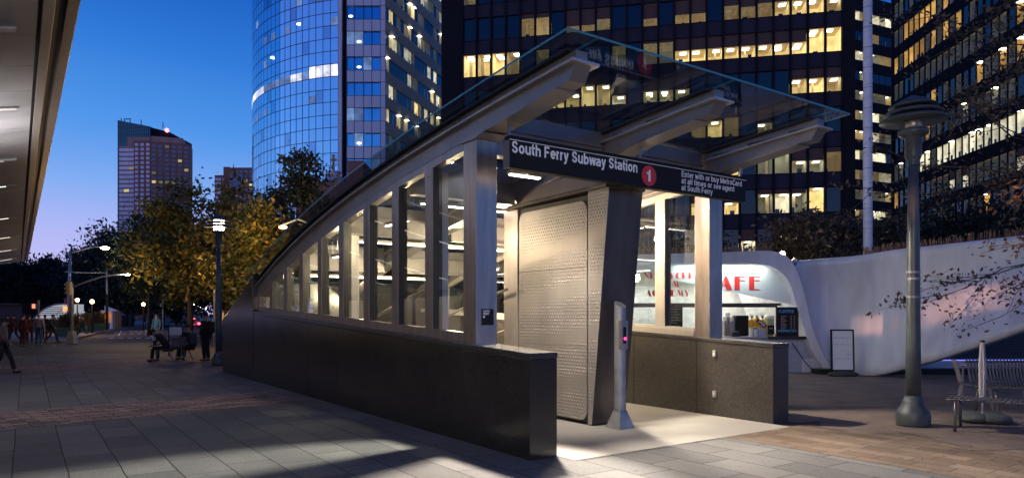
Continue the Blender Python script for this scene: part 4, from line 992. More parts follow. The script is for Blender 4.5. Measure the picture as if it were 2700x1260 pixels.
# unseen lit terminal front, added for steel, stone and panes of the entrance to mirror
TB = thing('terminal_building', 'unseen lit terminal front added for reflections beyond the left edge', 'building', loc=tuple(pA + sv * 15 + tv * -10.6))
def tq(s, t, z): p_ = pA + sv * s + tv * t; return (p_.x, p_.y, z)
def tbox(m, s0, s1, t0, t1, z0, z1):
    m.add([tq(s0, t0, z0), tq(s1, t0, z0), tq(s1, t1, z0), tq(s0, t1, z0), tq(s0, t0, z1), tq(s1, t0, z1), tq(s1, t1, z1), tq(s0, t1, z1)],
          [(0, 1, 2, 3), (7, 6, 5, 4), (0, 4, 5, 1), (1, 5, 6, 2), (2, 6, 7, 3), (3, 7, 4, 0)])
M_['lit_front'] = glow('added_lit_glazing', (1, .76, .54), .30, .8, .25)
m = MB(); tbox(m, -14, 50, -11.4, -10.7, 0, 3.3); m.build('wall', mat('terminal_wall', (.10, .08, .07), .6), TB)
s = -13.0
while s < 48:
    m = MB(); tbox(m, s, s + 2.6, -10.68, -10.66, .4, 2.8)
    if (int(s / 3.1)) % 4 != 2: m.build('glazing', M_['lit_front'], TB)
    s += 3.1

# ================================================================== lamp posts
def lamp_post(label, loc, lit, rz=0.0):
    T_ = thing('lamp_post', label, 'lamp post', loc=loc, rotz=rz, group='grey plaza lamp posts with stacked louvre hats')
    fr = Matrix.Translation(loc) @ Matrix.Rotation(rz, 4, 'Z'); g = M_['lamp_green']
    smoothby(MB().lathe([(.235, 0), (.24, .02), (.24, .17), (.225, .22), (.20, .25), (.165, .31), (.148, .37), (.150, .39), (.125, .40), (.115, .46)], 28).build('base', g, T_, fr))
    smoothby(MB().lathe([(.112, .44), (.103, 1.2), (.088, 2.9), (.066, 4.08)], 24).build('pole', g, T_, fr))
    if not lit:
        tp_m = mat('grey_tape', (.24, .24, .24), .6, 0, .4, 12)
        for z in (1.96, 2.24, 2.34): MB().lathe([(.102, z), (.102, z + .035)], 24).build('tape_remnant', tp_m, T_, fr)
    col = smoothby(MB().lathe([(.07, 4.0), (.085, 4.02), (.085, 4.05), (.075, 4.06), (.10, 4.10), (.118, 4.16), (.118, 4.42), (.14, 4.44), (.21, 4.48), (.215, 4.55), (.19, 4.56)], 24).build('collar', g, T_, fr))
    hats = MB(); hats.lathe([(.47, 4.68), (.475, 4.695), (.40, 4.745), (.22, 4.765), (.20, 4.75), (.40, 4.725)], 32)
    hats.lathe([(.41, 4.79), (.415, 4.805), (.34, 4.85), (.20, 4.865), (.19, 4.85), (.33, 4.83)], 32)
    hats.lathe([(.34, 4.90), (.345, 4.915), (.20, 5.0), (.03, 5.085), (.005, 5.09)], 32)
    smoothby(hats.build('louvre_hat', g, T_, fr))
    rods = MB()
    for k in range(6): a = k * math.pi / 3 + .3; rods.tube([(.17 * math.cos(a), .17 * math.sin(a), 4.5), (.17 * math.cos(a), .17 * math.sin(a), 4.92)], .008, 5)
    rods.build('cage_rods', g, T_, fr)
    if lit: smoothby(MB().lathe([(.14, 4.55), (.17, 4.62), (.17, 4.90), (.12, 4.98)], 20).build('lantern', glow('lit_lantern', (1, .76, .44), 60, .05), T_, fr))
    else: smoothby(MB().lathe([(.12, 4.55), (.12, 4.68), (.10, 4.70)], 20).build('lantern', M_['steel_pale'], T_, fr))
    return T_
lamp_post('unlit grey green lamp post with taped pole standing between the white pavilion and slatted bench', at(2408, 1120), False)
lamp_post('lit grey green lamp post beside the far end of the entrance and the seated people', at(577, 962), True, .4)
pl = at(577, 962); lamp('near_lantern_light', 'POINT', (pl.x, pl.y - .1, 4.62), 120, (1, .84, .62), .12)
lamp('near_lantern_light', 'SPOT', (pl.x + .1, pl.y + 1.2, 5.0), 2600, (1, .68, .32), .2, spot=R(125), direction=(0.05, 1, .12))  # extra spot added behind the lantern to brighten the leaves

# ================================================================== white pavilion with cafe
PV = thing('white_pavilion', 'white sculpted pavilion with curved rim round a lit cafe front and sweeping wing', 'pavilion', loc=(8, 20.5, 0))
def P3(u, v_, Y): return tuple(atY(u, v_, Y))
# rim: a thick curved band around the cafe mouth
outer = [(1560, 675), (1680, 671), (1800, 668), (1905, 665), (1975, 662), (2015, 661), (2042, 663), (2066, 671), (2086, 687), (2103, 717), (2114, 750), (2124, 785), (2141, 862), (2160, 910), (2178, 948), (2203, 982)]
inner = [(1560, 698), (1680, 697), (1800, 695), (1905, 694), (1965, 694), (1995, 696), (2020, 699), (2040, 706), (2060, 718), (2077, 738), (2088, 762), (2098, 795), (2119, 862), (2134, 902), (2150, 940), (2178, 980)]
def subdiv(P, n=3):
    P = [np.array(p, float) for p in P]; out_ = []
    for i in range(len(P) - 1):
        p0, p1, p2, p3 = P[max(i - 1, 0)], P[i], P[i + 1], P[min(i + 2, len(P) - 1)]
        for k in range(n):
            t = k / n; out_.append(tuple(.5 * ((2 * p1) + (-p0 + p2) * t + (2 * p0 - 5 * p1 + 4 * p2 - p3) * t * t + (-p0 + 3 * p1 - 3 * p2 + p3) * t ** 3)))
    out_.append(tuple(P[-1])); return out_
outer = subdiv(outer); inner = subdiv(inner)
m = MB(); YF = lambda u: 20.35 + (2200 - u) * .0010
n = len(outer)
for (uo, vo), (ui, vi) in zip(outer, inner):
    yf = YF(uo); m.v += [P3(uo, vo, yf), P3(ui, vi, yf - .05 + .1)]
    a = Vector(P3(ui, vi, yf + .05)); b = Vector(P3(uo, vo, yf))
    m.v += [(a.x - (.10 if ui > 2040 else 0), a.y + .75, max(0, a.z - .05)), (b.x, b.y + 1.2, b.z)]
for i in range(n - 1):
    o = i * 4
    for k in range(4): m.f.append((o + k, o + 4 + k, o + 4 + (k + 1) % 4, o + (k + 1) % 4)); m.m.append(0)
m.f += [(3, 2, 1, 0), tuple((n - 1) * 4 + k for k in range(4))]; m.m += [0, 0]
rim = m.build('rim', M_['white'], PV); smoothby(rim); e = rim.modifiers.new('es', 'EDGE_SPLIT'); e.split_angle = R(50)
# wing: curved white shell sweeping right and lifting off the ground
topc = [(2086, 687, 20.6), (2125, 689, 20.75), (2174, 689, 20.75), (2229, 682, 20.4), (2279, 672, 19.9), (2350, 661, 19.2), (2427, 652, 18.6), (2559, 637, 17.6), (2700, 621, 16.7), (2860, 606, 15.9), (3050, 590, 15.2)]
botc = [(2203, 984, 20.25), (2222, 985, 20.15), (2245, 987, 20.0), (2276, 990, 19.6), (2310, 986, 19.2), (2394, 966, 18.5), (2450, 950, 17.9), (2581, 907, 16.9), (2700, 862, 16.0), (2860, 790, 15.2), (3050, 700, 14.5)]
NV = 18; tp = subdiv(topc, 4); bt = subdiv(botc, 4); m = MB(); nn = len(tp)
leftc = outer[[i for i, p in enumerate(outer) if p[0] >= 2084][0]:]
for i in range(nn):
    a = Vector(P3(*tp[i])); b = Vector(P3(*bt[i]))
    w0 = max(0, 1 - i / 16)
    for k in range(NV + 1):
        f = k / NV; p = a.lerp(b, f)
        # concave belly pushed back; near the rim follow the rim curve
        belly = 1.0 * math.sin(math.pi * min(1, f * 1.0)) ** 1.0 * (1 - .3 * i / nn)
        q = Vector((p.x, p.y + belly * .75, p.z))
        if w0 > 0:
            j = f * (len(leftc) - 1); j0 = int(j); j1 = min(j0 + 1, len(leftc) - 1); uu = leftc[j0][0] + (leftc[j1][0] - leftc[j0][0]) * (j - j0); vv = leftc[j0][1] + (leftc[j1][1] - leftc[j0][1]) * (j - j0)
            e0 = Vector(P3(uu, vv, YF(uu) + .25)); w2 = w0 * w0 * (3 - 2 * w0); q = q.lerp(e0, w2)
        m.v.append(tuple(q))
for i in range(nn - 1):
    for k in range(NV):
        o = i * (NV + 1) + k; m.f.append((o, o + 1, o + NV + 2, o + NV + 1)); m.m.append(0)
w = m.build('wing', M_['white'], PV, smooth=True); so = w.modifiers.new('so', 'SOLIDIFY'); so.thickness = .18; so.offset = -1
# roof body behind the rim and wing
m = MB()
for (u0, v0_), (u1, v1_) in zip(outer[:30], outer[1:31]):
    a, b = Vector(P3(u0, v0_, YF(u0) + 1.0)), Vector(P3(u1, v1_, YF(u1) + 1.0))
    m.add([tuple(a), tuple(b), (b.x, b.y + 4, b.z - .1), (a.x, a.y + 4, a.z - .1)], [(0, 1, 2, 3)])
m.build('roof', M_['white'], PV)
# dark slatted wall below the wing and a low lit plinth
m = MB(); M_['slat'] = mat('dark_slats', (.035, .035, .05), .5, .2, .2)
for k in range(34): m.box(10.5, 22, 20.9, 20.96, .42 + k * .085, .42 + k * .085 + .05)
m.box(10.5, 22, 20.98, 21.2, .0, 3.3); m.build('slatted_wall', M_['slat'], PV)
MB().box(8.6, 22, 20.55, 21.0, .0, .40).build('plinth', M_['white'], PV, bevel=.03)
MB().box(8.8, 22, 19.95, 20.5, .0, .14).build('step', M_['black'], PV, bevel=.02)
st_ = MB().box(9.8, 21, 20.53, 20.545, .36, .375).build('led_strip', glow('violet_led', (.35, .3, 1), 1.4, .1), PV)
# cafe room
cx0, cx1, cy, cz = 2.6, 8.72, 20.75, 1.02
M_['cafe_wall'] = mat('cafe_white_wall', (.74, .75, .74), .5)
m = MB(); m.box(cx0 - .1, cx0, cy, cy + 2.6, 0, 3.3); m.box(cx1 + .15, cx1 + .25, cy + .5, cy + 2.6, 0, 3.2); m.box(cx0, cx1 + .2, cy + 2.5, cy + 2.6, 0, 3.3)
m.box(cx0, cx1 + .2, cy + .1, cy + 2.5, 3.22, 3.28); m.build('room_shell', M_['cafe_wall'], PV)
m = MB(); m.prism([(cx1 - .9, 1.1), (cx1 + .15, 1.1), (cx1 - .1, 3.0), (cx1 - 1.6, 3.2)], 'y', cy + 1.9, cy + 1.96)
m.build('angled_partition', M_['cafe_wall'], PV)
counter = [(cx0, 0.0), (8.95, 0.0), (8.65, cz), (cx0, cz)]
MB().prism(counter, 'y', cy - .10, cy - .02).build('counter_front', mat('blue_grey_counter', (.30, .33, .42), .5), PV)
MB().box(cx0, 8.62, cy - .22, cy + .5, cz, cz + .045).build('counter_top', M_['steel_pale'], PV, bevel=.01)
MB().box(7.55, 8.72, cy - .26, cy - .22, cz - .03, cz + .05).build('ledge', M_['dark'], PV)
ins = [p for p in inner if 1600 < p[0] <= 2112]
gl = [Vector(P3(u + 1, v_ - 1, cy)) for u, v_ in ins]; zs_ = 2.02
m = MB(); pts = [(p.x, p.z) for p in gl if p.z > zs_] + [(gl[-1].x - .25, zs_), (cx0, zs_)]
pts = [(cx0, 3.2)] + [p for p in pts if p[0] > cx0]
m.prism(pts, 'y', cy, cy + .012)
M_['frost'] = mat('frosted_glass', (.66, .74, .70), .3, 0, .14, .9)
m.build('frosted_fascia', M_['frost'], PV)
MB().box(cx0, 7.92, cy - .25, cy - .02, 1.97, 2.05).build('awning_rail', M_['darksteel'], PV, bevel=.006)
MB().box(cx0, 7.9, cy - .02, cy + .3, 1.93, 1.97).build('serving_shutter', M_['dark'], PV)
# red art deco lettering: heavy left strokes and hairlines
GLY = {
 'A': ([[(0, 0), (.10, 0), (.5, .9), (.98, 0), (.55, 0), (.36, .48)], ], .06, [[(.0, 0), (.42, 1)]]),
}
def deco(ch):
    h = .055; T_ = {
    'N': [[(0, 1), (.34, 1), (.9, .22), (.9, .0), (.84, 0), (.12, .72)], [(0, 0), (0, .62), (h, .55), (h, 0)], [(.9, 0), (.9, 1), (.845, 1), (.845, .1)]],
    'E': [[(0, 0), (.42, 0), (.42, 1), (0, 1)], [(.42, 0), (.86, 0), (.86, h), (.42, h)], [(.42, .67), (.86, .67), (.86, .67 + h), (.42, .67 + h)], [(.42, 1 - h), (.86, 1 - h), (.86, 1), (.42, 1)]],
    'F': [[(0, 0), (.42, 0), (.42, 1), (0, 1)], [(.42, .67), (.86, .67), (.86, .67 + h), (.42, .67 + h)], [(.42, 1 - h), (.86, 1 - h), (.86, 1), (.42, 1)]],
    'W': [[(0, 1), (.3, 1), (.42, .3), (.32, 0)], [(.5, .9), (.7, .9), (.8, .3), (.68, 0)], [(.32, 0), (.52, .85), (.47, .9)], [(.68, 0), (1, 1), (.94, 1)]],
    'Y': [[(0, 1), (.34, 1), (.62, .42), (.34, .36)], [(.30, 0), (.62, 0), (.62, .42), (.34, .36)], [(.58, .45), (.94, 1), (.88, 1), (.52, .44)]],
    'O': [[(.5 + .5 * math.cos(a), .5 + .5 * math.sin(a)) for a in np.linspace(math.pi / 2, math.pi * 1.5, 12)], [(.5 + .5 * math.cos(a), .5 + .5 * math.sin(a)) for a in np.linspace(-math.pi / 2, math.pi / 2, 12)] + [(.5 + .44 * math.cos(a), .5 + .44 * math.sin(a)) for a in np.linspace(math.pi / 2, -math.pi / 2, 12)]],
    'C': [[(.5 + .5 * math.cos(a), .5 + .5 * math.sin(a)) for a in np.linspace(math.pi / 2, math.pi * 1.5, 12)], [(.5, 0), (.86, .08), (.84, .14), (.5, .06)], [(.5, 1), (.86, .92), (.84, .86), (.5, .94)]],
    'D': [[(0, 0), (.42, 0), (.42, 1), (0, 1)], [(.42 + .5 * math.cos(a), .5 + .5 * math.sin(a)) for a in np.linspace(-math.pi / 2, math.pi / 2, 12)] + [(.42 + .44 * math.cos(a), .5 + .44 * math.sin(a)) for a in np.linspace(math.pi / 2, -math.pi / 2, 12)]],
    'R': [[(0, 0), (.42, 0), (.42, 1), (0, 1)], [(.42 + .42 * math.cos(a), .7 + .3 * math.sin(a)) for a in np.linspace(-math.pi / 2, math.pi / 2, 10)] + [(.42 + .36 * math.cos(a), .7 + .24 * math.sin(a)) for a in np.linspace(math.pi / 2, -math.pi / 2, 10)], [(.45, .42), (.9, 0), (.82, 0), (.42, .37)]],
    'K': [[(0, 0), (.42, 0), (.42, 1), (0, 1)], [(.42, .5), (.84, 1), (.9, 1), (.46, .48)], [(.45, .5), (.9, 0), (.82, 0), (.42, .44)]],
    'I': [[(0, 0), (.42, 0), (.42, 1), (0, 1)]],
    'L': [[(0, 0), (.42, 0), (.42, 1), (0, 1)], [(.42, 0), (.8, 0), (.8, h), (.42, h)]],
    'M': [[(.12, 1), (.42, 1), (.66, .3), (.5, 0)], [(0, 0), (.16, 1), (.2, .9), (.06, 0)], [(.5, 0), (.86, 1), (.86, .8), (.56, 0)], [(.74, 1), (.9, 1), (1.15, 0), (.8, 0)]],
    'A': [[(.42, 1), (.56, 1), (1.0, 0), (.55, 0), (.36, .5)], [(0, 0), (.42, 1), (.46, .92), (.06, 0)], [(.18, .30), (.62, .30), (.62, .35), (.2, .35)]],
    ' ': []}
    return T_[ch]
def deco_text(mb, s, x, z, h, adv, y):
    for ch in s:
        for poly in deco(ch): mb.prism([(x + px * h * .9, z + pz * h) for px, pz in poly], 'y', y - .006, y)
        x += h * (adv if ch not in 'IM' else (.55 if ch == 'I' else 1.15))
yy = cy - .003
def ux(u): return (u - CX) / F * (cy)
def vz(v_): return H + (HY - v_) / F * cy
m = MB(); hgt = vz(718) - vz(734.5)
deco_text(m, 'NEW YORK', ux(1697), vz(734.5), hgt, 1.02, yy); deco_text(m, 'FILM', ux(1733), vz(757), vz(741) - vz(757), 1.0, yy); deco_text(m, 'ACADEMY', ux(1703), vz(781), vz(764) - vz(781), .96, yy)
m.build('red_lettering', M_['redletter'], PV)
m = MB(); h2 = vz(728.5) - vz(764); deco_text(m, 'CAFE', ux(1860), vz(764), h2, 1.08, yy); m.build('cafe_lettering', M_['redletter'], PV)
# lights of the cafe
for x in (4.4, 7.4):
    o = MB().box(x - .5, x + .5, cy + 1.2, cy + 1.32, 3.12, 3.17).build('ceiling_batten', M_['tube'], PV)
lamp('cafe_lamp', 'AREA', (6.9, cy + 1.3, 3.05), 85, (1, .98, .90), 1.6, direction=(0, -.3, -1))
lamp('cafe_lamp', 'AREA', (4.4, cy + 1.3, 3.05), 70, (1, .98, .90), 1.6, direction=(0, -.3, -1))
lamp('cafe_front_lamp', 'AREA', (6.2, cy - .22, 3.16), 32, (.98, 1, .94), 2.6, size_y=.08, direction=(0, .25, -1))
# spiky dry planting on the pavilion roof
m = MB()
def spikes(P, n, h0, h1, dy):
    for q in range(n):
        f = q / n * (len(P) - 1); i = int(f); t = f - i; a, b = P[i], P[min(i + 1, len(P) - 1)]
        u = a[0] + (b[0] - a[0]) * t; v_ = a[1] + (b[1] - a[1]) * t; Y = (a[2] + (b[2] - a[2]) * t if len(a) > 2 else YF(u)) + dy
        p = Vector(P3(u, v_ + 4, Y)); h = random.uniform(h0, h1); dx = random.uniform(-.05, .05)
        m.add([tuple(p), (p.x + .018, p.y, p.z), (p.x + .012 + dx, p.y + random.uniform(-.04, .04), p.z + h), (p.x + dx, p.y + .012, p.z + h)], [(0, 1, 2, 3)])
spikes([p for p in outer if 1640 < p[0] < 2040], 190, .12, .26, .25)
spikes([p for p in tp if p[0] > 2270], 330, .12, .28, .12)
tag(m.build('roof_grass', mat('russet_reeds', (.20, .11, .07), .8)), 'row of short russet reeds along the pavilion roof edge', 'grass', kind='stuff')
fl_ = thing('floodlight', 'small bright floodlight on the pavilion roof behind the rim', 'floodlight', loc=atY(2062, 674, 21.6))
p = atY(2062, 669, 21.6); MB().box(p.x - .12, p.x + .12, p.y, p.y + .1, p.z - .08, p.z + .06).build('housing', M_['black'], fl_)
MB().ball((p.x, p.y - .03, p.z), .075, 8).build('lens', glow('flood_lens', (1, .95, .7), 40, .02), fl_)
MB().box(p.x - .015, p.x + .015, p.y + .02, p.y + .05, p.z - .5, p.z - .08).build('bracket', M_['black'], fl_)
lamp('flood_lamp', 'POINT', (p.x + .3, p.y + .5, p.z + .3), 60, (1, .88, .5), .08)

# ---- things of the cafe counter
def pos(u, Y): return (u - CX) / F * Y
mb_ = thing('menu_board', 'tall black menu board reading COFFEE and SANDWICHES leaning at the right of the counter', 'menu board', loc=(pos(2075, cy), cy - .2, cz + .045))
yb = 20.5; x0, x1 = (2048 - CX) / F * yb, (2104 - CX) / F * yb; z0, z1 = cz + .05, H + (HY - 811) / F * yb
MB().box(x0, x1, yb, yb + .03, z0, z1).build('board', M_['black'], mb_)
MB().box(x0 - .02, x0, yb - .005, yb + .035, z0, z1 + .02).box(x1, x1 + .02, yb - .005, yb + .035, z0, z1 + .02).box(x0, x1, yb - .005, yb + .035, z1, z1 + .02).build('frame', mat('brown_frame', (.12, .05, .03), .5), mb_)
def wtext(mb, body, x, z, w, h, y, bold=.01, th=.004):
    strokes(mb, body, w, h, lambda a, b, d: (x + a, y - d - .001, z + b), .17)
m = MB(); wtext(m, 'COFFEE', x0 + .05, z1 - .15, .46, .09, yb, .03); wtext(m, 'SANDWICHES', x0 + .02, z0 + .13, .56, .07, yb, .03)
m.build('heading_lettering', mat('glowing_blue_chalk', (.06, .25, .5), .7, emit=(.1, .4, .8), es=.05), mb_)  # faint glow put into the chalk colour
m = MB()
for k in range(9): m.box(x0 + .12, x0 + .12 + random.uniform(.1, .2), yb - .004, yb, z1 - .26 - k * .045, z1 - .243 - k * .045); m.box(x0 + .40, x0 + .45, yb - .004, yb, z1 - .26 - k * .045, z1 - .243 - k * .045); m.box(x0 + .50, x0 + .54, yb - .004, yb, z1 - .26 - k * .045, z1 - .243 - k * .045)
m.build('price_rows', mat('faint_chalk', (.3, .22, .2), .8), mb_)
def small(name, label, cat, mb, mt, frame=None, **k):
    o = mb.build(name, mt, frame=frame, **k); return tag(o, label, cat)
zt = cz + .047
T_ = thing('open_sign', 'tilted dark red sign reading OPEN hanging over the counter', 'sign', loc=(pos(2010, 20.6), 20.6, 1.45))
fo = Matrix.Translation((pos(2008, 20.6), 20.6, H + (HY - 852) / F * 20.6)) @ Matrix.Rotation(R(38), 4, 'Y')
MB().box(-.17, .17, 0, .02, -.06, .06).build('plate', mat('dark_red_plate', (.12, .015, .02), .5), T_, fo, bevel=.008)
m = MB(); strokes(m, 'OPEN', .24, .07, lambda a, b, d: (-.12 + a, -.001 - d, -.035 + b), .18); m.build('lettering', M_['white_paint'], T_, fo)
T_ = thing('chalkboard_easel', 'small chalkboard easel standing on the counter beside the menu board', 'easel', loc=(pos(2032, 20.6), 20.6, zt))
xb = pos(2032, 20.6); MB().box(xb - .09, xb + .09, 20.56, 20.58, zt + .06, zt + .33).build('board', M_['black'], T_)
m = MB(); m.tube([(xb - .11, 20.55, zt), (xb - .08, 20.6, zt + .36)], .012, 5).tube([(xb + .11, 20.55, zt), (xb + .08, 20.6, zt + .36)], .012, 5).tube([(xb, 20.75, zt), (xb, 20.6, zt + .34)], .012, 5)
m.build('legs', mat('orange_wood', (.45, .20, .05), .6), T_)
m = MB(); wtext(m, 'TEA', xb - .05, zt + .22, .09, .035, 20.56); m.build('chalk_writing', M_['white_paint'], T_)
for u, lab, mt, r, h in ((1982, 'white paper cup stack on the counter left of the easel', 'white_paint', .045, .26), (1992, 'cream cup stack with black lid on the counter', 'cafe_wall', .05, .22)):
    o = MB().lathe([(r * .8, zt), (r, zt + h)], 14, (pos(u, 20.55), 20.55)).build('cup_stack', M_[mt], smooth=False); tag(o, lab, 'cup stack')
    if u == 1992: MB().lathe([(r * 1.1, zt + h), (r * 1.1, zt + h + .03)], 14, (pos(u, 20.55), 20.55)).build('lid', M_['black'], o)
T_ = thing('juice_dispenser', 'yellow fruit display with spiky pineapple tops behind the open sign', 'fruit display', loc=(pos(2000, 20.95), 20.95, zt))
m = MB()
for dx, dz in ((-.2, 0), (-.05, .06), (.12, 0), (.02, -.12)): m.ball((pos(2000, 20.95) + dx, 20.98, zt + .36 + dz), .12, 8, sc=(.9, .8, 1.3))
m.build('fruit', mat('yellow_fruit', (.75, .45, .03), .5), T_, smooth=True)
m = MB()
for dx in (-.2, -.05, .12):
    for k in range(7): a = k * .9; m.add([(pos(2000, 20.95) + dx - .015, 20.95, zt + .52), (pos(2000, 20.95) + dx + .015, 20.95, zt + .52), (pos(2000, 20.95) + dx + .09 * math.cos(a), 20.95 + .05 * math.sin(a), zt + .68 + .04 * math.sin(a))], [(0, 1, 2)])
m.build('leaf_tuft', mat('tuft_green', (.16, .22, .04), .6), T_)
MB().box(pos(1990, 20.7), pos(2024, 20.7), 20.66, 20.9, zt, zt + .25).build('display_tray', M_['steel_pale'], T_, bevel=.01)
T_ = thing('coffee_machine', 'dark coffee machine and stacked grey trays behind the counter at its left end', 'coffee machine', loc=(pos(1945, 21), 21, zt))
MB().box(pos(1938, 21.1), pos(1972, 21.1), 21.0, 21.4, zt, zt + .62).build('body', M_['black'], T_, bevel=.03)
m = MB()
for k in range(5): m.box(pos(1909 + k * 6, 21.0), pos(1909 + k * 6 + 2.4, 21.0), 20.95, 21.3, zt, zt + .45 + .12 * (k % 3))
m.build('tray_stack', M_['steel'], T_)
MB().box(pos(1930, 20.6), pos(1950, 20.6), 20.55, 20.7, zt, zt + .14).build('card_reader', M_['dark'], T_, bevel=.01)
T_ = thing('drink_tub', 'round lidded white drink tub standing behind the open sign', 'tub', loc=(pos(2027, 21.2), 21.2, zt))
MB().lathe([(.13, zt), (.17, zt + .52)], 20, (pos(2027, 21.2), 21.2)).build('tub', mat('green_tinted_tub', (.40, .52, .42), .3), T_, smooth=False)
MB().lathe([(.18, zt + .52), (.18, zt + .60), (.16, zt + .62)], 20, (pos(2027, 21.2), 21.2)).build('lid', M_['white_paint'], T_)
T_ = thing('wall_menu', 'dark menu panel on the back wall seen through the right side window', 'menu board', loc=(pos(1782, 22.2), 22.2, 1.1))
MB().box(pos(1764, 22.2), pos(1800, 22.2), 22.2, 22.24, 1.15, 2.0).build('panel', M_['black'], T_)
m = MB()
for k in range(8): m.box(pos(1768, 22.2), pos(1768 + random.uniform(15, 28), 22.2), 22.19, 22.2, 1.25 + k * .09, 1.27 + k * .09)
m.build('writing', mat('grey_chalk', (.12, .13, .13), .8), T_)

# ---- A-frame whiteboard on a rubber base in front of the wing
bp_ = at(2223, 991); T_ = thing('sidewalk_board', 'white marker board with black frame on a sandbag base beside the cafe rim', 'board sign', loc=bp_)
fb = Matrix.Translation(bp_) @ Matrix.Rotation(R(-4), 4, 'Z') @ Matrix.Rotation(R(-3), 4, 'X')
MB().box(-.285, .285, 0, .03, .17, 1.27).build('board', mat('marker_board_white', (.66, .68, .68), .35, 0, .04), T_, fb)
MB().box(-.315, -.275, -.015, .045, .14, 1.30).box(.275, .315, -.015, .045, .14, 1.30).box(-.275, .275, -.015, .045, 1.26, 1.30).box(-.275, .275, -.015, .045, .14, .18).build('frame', M_['black'], T_, fb)
MB().box(-.22, -.17, 0, .03, 0.03, .15).box(.17, .22, 0, .03, 0.03, .15).build('feet', M_['black'], T_, fb)
m = MB(); sb = MB()
sb.ball((0, 0, .05), .42, 12, sc=(1.05, .55, .24)); sb.build('sandbag_base', mat('dark_rubber', (.03, .032, .03), .7), T_, Matrix.Translation(bp_), smooth=True)
def scrawl(mb, x, z, w, h):
    p = []; n = int(w / .012)
    for k in range(n): p.append((x + w * k / n, -.004, z + h * (.5 + .5 * math.sin(k * 2.3 + random.random() * 1.6)) * random.uniform(.4, 1)))
    mb.tube(p, .0025, 3)
for z, segs in ((1.04, ((-.24, .16, .06), (-.06, .14, .06), (.12, .1, .05))), (.86, ((-.25, .17, .06), (-.05, .14, .05), (.12, .14, .05))), (.66, ((-.21, .04, .07), (-.03, .04, .07), (.13, .05, .07))), (.58, ((-.2, .04, .05), (-.04, .07, .05), (.1, .16, .06)))):
    for x, w_, h in segs: scrawl(m, x, z, w_, h)
scrawl(m, -.2, .47, .4, .06)
m.build('writing', M_['black'], T_, fb)

# ---- white pole
pb = (2288 - CX) / F * 26; T_ = thing('flag_pole', 'tall weathered white pole rising behind the pavilion', 'pole', loc=(pb, 26, 0))
smoothby(MB().lathe([(.30, 0), (.28, .3), (.168, .35), (.162, 5), (.155, 16), (.14, 26)], 24, (pb, 26)).build('pole', M_['pole_white'], T_))
m = MB()
for z in np.arange(3.4, 14, .75): m.lathe([(.168, z), (.168, z + .012)], 24, (pb, 26))
for z in (8.2, 6.9, 6.1, 5.4, 4.4, 10.2, 9.3, 3.9): m.box(pb + .13, pb + .175, 25.93, 26, z, z + random.uniform(.03, .12))
m.build('rust_bands', mat('rust_brown', (.10, .06, .05), .8), T_)

# ---- benches, chair, table, parasol on the right
M_['benchsteel'] = mat('grey_bench_steel', (.13, .12, .125), .42, .5, .25, 6)
def flatbench(label, fr, ln, rows_back=False, group=None):
    T_ = thing('slatted_bench', label, 'bench', frame=fr, group=group)
    seat = MB(); n = int(ln / .06)
    for k in range(n): x = -ln / 2 + (k + .5) * ln / n; seat.box(x - .021, x + .021, -.24, .24, .455, .475)
    for y in (-.24, 0, .24): seat.tube([(-ln / 2, y, .455), (ln / 2, y, .455)], .014, 6)
    seat.build('seat', M_['benchsteel'], T_, fr)
    for x in (-ln / 2 + .12, ln / 2 - .12) + ((0,) if ln > 1.6 else ()):
        for y, s_ in ((-.22, -1), (.22, 1)):
            MB().tube([(x, y, .45), (x, y + s_ * .03, .25), (x + (.0), y + s_ * .07, 0.0)], [.022, .024, .02], 8).build('leg', M_['benchsteel'], T_, fr, smooth=True)
    if rows_back:
        b = MB()
        for k in range(n): x = -ln / 2 + (k + .5) * ln / n; b.tube([(x, .24, .47), (x, .30, .60), (x, .36, .86), (x, .40, .90)], .019, 5)
        b.tube([(-ln / 2, .36, .88), (ln / 2, .36, .88)], .018, 6); b.tube([(-ln / 2, .26, .52), (ln / 2, .26, .52)], .016, 6)
        b.build('backrest', M_['benchsteel'], T_, fr)
    return T_
b1 = at(2503, 1055, .47); f1 = Matrix.Translation((6.42, 10.3, 0)) @ Matrix.Rotation(R(-40), 4, 'Z') @ Matrix.Translation((1.0, .24, 0))
flatbench('backless dark slatted bench at the right edge beside the lamp post', f1, 2.0)
f2 = Matrix.Translation((8.75, 11.9, 0)) @ Matrix.Rotation(R(0), 4, 'Z')
flatbench('high backed slatted steel bench behind the parasol at the right edge', f2, 1.5, True)
# white plastic chair
cp_ = Vector((8.22, 12.7, 0)); fc = Matrix.Translation(cp_) @ Matrix.Rotation(R(-30), 4, 'Z')
T_ = thing('plastic_chair', 'white plastic chair with curved back beside the folded parasol', 'chair', frame=fc)
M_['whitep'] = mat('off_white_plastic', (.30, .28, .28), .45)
m = MB(); prof = [(-.02, .80, .14), (-.03, .86, .15)]
pts_ = []
for k in range(7):
    z = .47 + k * .07; off = -.02 - .10 * (k / 6) ** 1.3
    for y in (-.19, -.1, 0, .1, .19): pts_.append((off - .05 * (1 - (y / .2) ** 2) + .02, y, z))
for k in range(6):
    for j in range(4): a = k * 5 + j; m.f.append((a, a + 1, a + 6, a + 5)); m.m.append(0)
m.v = pts_; bk = m.build('backrest', M_['whitep'], T_, fc, smooth=True); s_ = bk.modifiers.new('s', 'SOLIDIFY'); s_.thickness = .025
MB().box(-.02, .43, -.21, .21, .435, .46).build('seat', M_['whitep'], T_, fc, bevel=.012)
for x, y, dx in ((-.01, -.18, -.09), (-.01, .18, -.09), (.40, -.18, .05), (.40, .18, .05)):
    MB().tube([(x, y, .44), (x + dx, y, 0)], [.022, .014], 8).build('leg', M_['whitep'], T_, fc, smooth=True)
